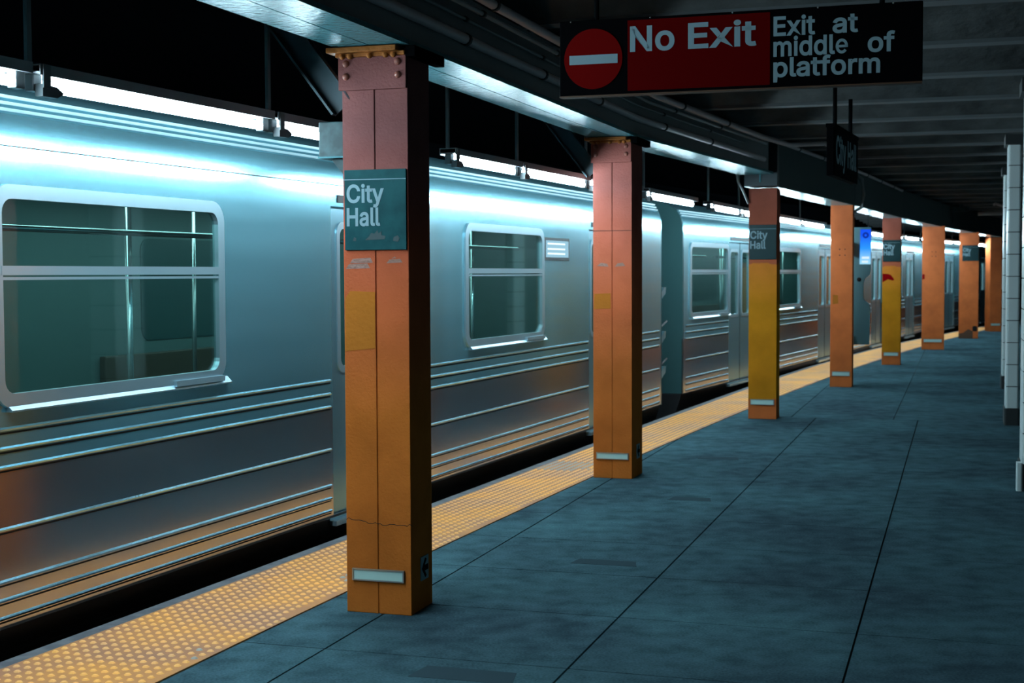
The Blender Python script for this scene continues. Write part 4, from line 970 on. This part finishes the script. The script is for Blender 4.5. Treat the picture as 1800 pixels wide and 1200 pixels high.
    for v in (-.85, -2.15):
        MB().box(v - .08, v + .08, s0 + .6, s1 - .6, 2.10, 2.119).build('interior_light', 'int_light', c)
    for w in wins:
        MB().prism(rrect(w - .8, w + .8, 1.02, 1.85, .1), -CW + .12, -CW + .128, 'x').build('far_window', 'far_window', c)
        for v in (-CW + .12, -.52):
            q0, q1 = max(w - 1.35, s0 + .15), min(w + 1.35, s1 - .15)
            st = MB().box(v, v + .45, q0, q1, .38, .45)
            bx = (v, v + .06) if v < -1 else (v + .39, v + .45)
            st.box(bx[0], bx[1], q0, q1, .45, .92)
            st.build('bench_seat', 'seat', c, .01)
        for e in (-1.1, 1.1):
            MB().tube([(-.75, w + e, .0), (-.75, w + e, 2.12)], .019, 10).build('grab_pole', 'pole', c)
            MB().tube([(-2.25, w + e * .9, .0), (-2.25, w + e * .9, 2.12)], .019, 10).build('grab_pole', 'pole', c)
        MB().tube([(-.62, max(w - 1.9, s0 + .15), 1.78), (-.62, min(w + 1.9, s1 - .15), 1.78)], .017, 10).build('grab_rail', 'pole', c)
        MB().box(-.22, -.16, w - .75, w - .1, 1.90, 2.08).build('ad_panel', 'dest', c)
    if end_gear:
        for z in (.32, .72, 1.22):
            e = MB().prism([(s1 - .02, z), (s1 + .05, z - .02), (s1 + .40, z + .10), (s1 + .42, z + .17), (s1 + .34, z + .17)], -.10, -.06, 'x')
            e.build('end_barrier', 'steel_door', c)
        for z in (.55, .98): MB().tube([(-.08, s1, z), (-.08, s1 + .2, z - .05), (-.08, s1 + .52, z + .02)], .012, 8).build('safety_chain', 'seam', c)
    return c


def off_point(p, heading, off): return (p[0] + math.cos(R(heading)) * off, p[1] - math.sin(R(heading)) * off)


car(off_point((-2.06, 5.64), 20.8, -.12), 20.8, 'nearest stainless subway car, with the big window at left', -9.65, 10.80, [-6.5, -1.42, 3.70, 8.78], [-4.0, 1.0, 6.0], signs=(7.22,), end_gear=True)
car(off_point((1.9296, 16.3484), 23.81, -.20), 24.31, 'second stainless subway car, behind the mustard columns and the kiosk', 0.75, 20.35, [3.42, 8.95, 13.9, 18.2], [1.89, 6.1, 11.35, 16.1])
p3 = (1.9296 + math.sin(R(23.81)) * 20.9, 16.3484 + math.cos(R(23.81)) * 20.9)
car(p3, 28.0, 'third stainless subway car, farthest along the curve', 0.0, 14.5, [2.75, 8.0, 12.6], [1.17, 5.4, 10.3])

# ------------------------------------------------------------------ no exit sign
s = thing('exit_sign', (.213, 6.23, 2.318), HD, 'wide black and red no exit sign hanging from the ceiling at upper right', 'sign')
W, H = 1.515, .322
MB().box(0, W, -.0, .04, 0, H).build('board', 'sign_black', s, .003)
MB().box(.302, .906, -.004, .001, .012, H - .012).build('red_panel', 'sign_red', s)
dc = MB().prism([(.150 + .129 * math.cos(t), .155 + .129 * math.sin(t)) for t in [2 * math.pi * i / 48 for i in range(48)]], -.004, .001).build('red_disc', 'sign_disc', s)
MB().box(.045, .258, -.006, -.003, .133, .172).build('white_bar', 'white', dc)
MB().box(0, W, -.006, .046, -.006, .0).build('bottom_rail', 'rust', s)
for tx, x0, x1, z, cp in (('No', .313, .505, .180, .104), ('Exit', .563, .850, .180, .104), ('Exit', .920, 1.090, .213, .0775), ('at', 1.160, 1.262, .213, .0775),
                          ('middle', .920, 1.222, .1285, .0775), ('of', 1.300, 1.408, .1285, .0775), ('platform', .920, 1.350, .044, .0775)):
    lettering(s, tx, x0, -.004 if x0 < .9 else -.001, z, cp, x1 - x0)
for x in (.16, W - .16):
    MB().tube([(x, .02, H - .01), (x, .02, .63)], .011, 8).build('hanger_rod', 'rod', s)
for x in (.05, .4, .75, 1.1, 1.4):
    MB().dome((x, -.002, H - .004), (0, -1, 0), .004, .004, 6, 2).build('screw', 'plate_frame', s)

# ------------------------------------------------------------------ hanging station sign seen nearly edge on
hp = Vector((2.36, 10.45)); hq = Vector((2.80, 11.55))
d = hq - hp; hd2 = math.degrees(math.atan2(d.x, d.y)); Ln = d.length
s = thing('hanging_sign', (hp.x, hp.y, 2.26), hd2, 'black station name sign on two rods, seen nearly edge on below the ceiling', 'sign')
MB().box(-.055, .0, 0, Ln, 0, .37).build('board', 'sign_black', s, .003)
MB().box(.0, .004, .015, Ln - .015, .05, .33).build('face', 'sign_black', s)
MB().box(-.06, .006, -.004, Ln + .004, .352, .378).build('top_rail', 'sign_black', s)
mb = MB(); mb.bm.free(); mb.bm = text_mesh('City Hall', Ln - .18, .20, 1.1)
for v in mb.bm.verts:
    x, y, z = v.co; v.co = (.0045 - y, .07 + x, .10 + z)
mb.build('lettering', 'white', s)
for y in (.20, Ln - .22):
    MB().tube([(-.027, y, .36), (-.027, y, .66)], .016, 8).build('hanger_rod', 'rod', s)

# ------------------------------------------------------------------ help kiosk behind the fourth column
cx, cy = centers[3]
kx, ky = cx + math.sin(R(HD)) * .48, cy + math.cos(R(HD)) * .48
kk = thing('help_kiosk', (kx, ky, 0), HD - 4, 'tall grey teal help kiosk with a glowing blue screen behind an orange column', 'kiosk')
prof = [(-.12, .55), (.335, .55), (.345, 1.06), (.325, 1.12), (.265, 1.16), (.25, 1.20), (.25, 1.40), (.27, 1.46), (.335, 1.52), (.35, 1.60), (.35, 2.17), (-.12, 2.17)]
body = MB().prism(prof, -.05, .10).build('body', 'kiosk', kk, .008)
sc = MB().prism([(.195, 1.66), (.345, 1.66), (.345, 2.14), (.205, 2.14)], -.056, -.048).build('screen', 'screen', kk)
MB().ring([(.275 + .042 * math.cos(t), 2.06 + .042 * math.sin(t)) for t in [2 * math.pi * i / 20 for i in range(20)]],
          [(.275 + .018 * math.cos(t), 2.06 + .018 * math.sin(t)) for t in [2 * math.pi * i / 20 for i in range(20)]], -.059, -.055, 'y').build('icon', 'screen_ring', sc)
MB().box(.225, .325, -.059, -.055, 1.735, 1.765).box(.225, .31, -.059, -.055, 1.68, 1.71).build('text_row', 'screen_text', sc)
MB().dome((.19, -.05, 1.45), (0, -1, 0), .03, .01).build('button', 'seam', kk)
MB().box(-.12, .0, -.36, -.04, .8, .9).build('mounting_bracket', 'steel_dark', kk)
MB().box(-.12, .0, -.36, -.04, 1.9, 2.0).build('mounting_bracket', 'steel_dark', kk)

# ------------------------------------------------------------------ white tiled pillars at the right
PIL = [(.43, 10.75), (.445, 15.15), (.535, 19.85)]
PLAB = ['white tiled pillar cut by the right edge of the photo, nearest of its row', 'white tiled pillar second from the right edge, narrow with dark foot',
        'white tiled pillar farthest left, standing right of the distant orange columns']
for k, (u, b_) in enumerate(PIL):
    p = ub(u, b_)
    t = thing('tiled_pillar', (p[0], p[1], 0), HD, PLAB[k], 'pillar', 'white tiled pillars')
    w, dp = (.30 if k == 0 else .125), .42
    MB().box(.006, w - .006, .006, dp - .006, 0, 2.82).build('core', 'grout', t)
    z = .17; tm = MB()
    while z < 2.8:
        z1 = min(z + .222, 2.82)
        tm.prism(rrect(0, w, 0, dp, .022, 4), z + .004, z1 - .004, 'z'); z = z1
    tm.build('tiling', 'tile', t)
    MB().box(-.03, w + .05, -.03, dp + .03, 2.82, 2.92).build('head_block', 'tile_base', t)
    MB().prism(rrect(-.012, w + .012, -.012, dp + .012, .02, 4), 0, .168, 'z').build('foot', 'tile_base', t)
t = thing('cable_cover', (*ub(.40, 10.60), 0), HD, 'pale cable cover standing at the foot of the nearest tiled pillar', 'cable cover')
MB().prism(rrect(-.01, .03, 0, .10, .012, 3), 0, .20, 'z').build('cover', 'tile', t)
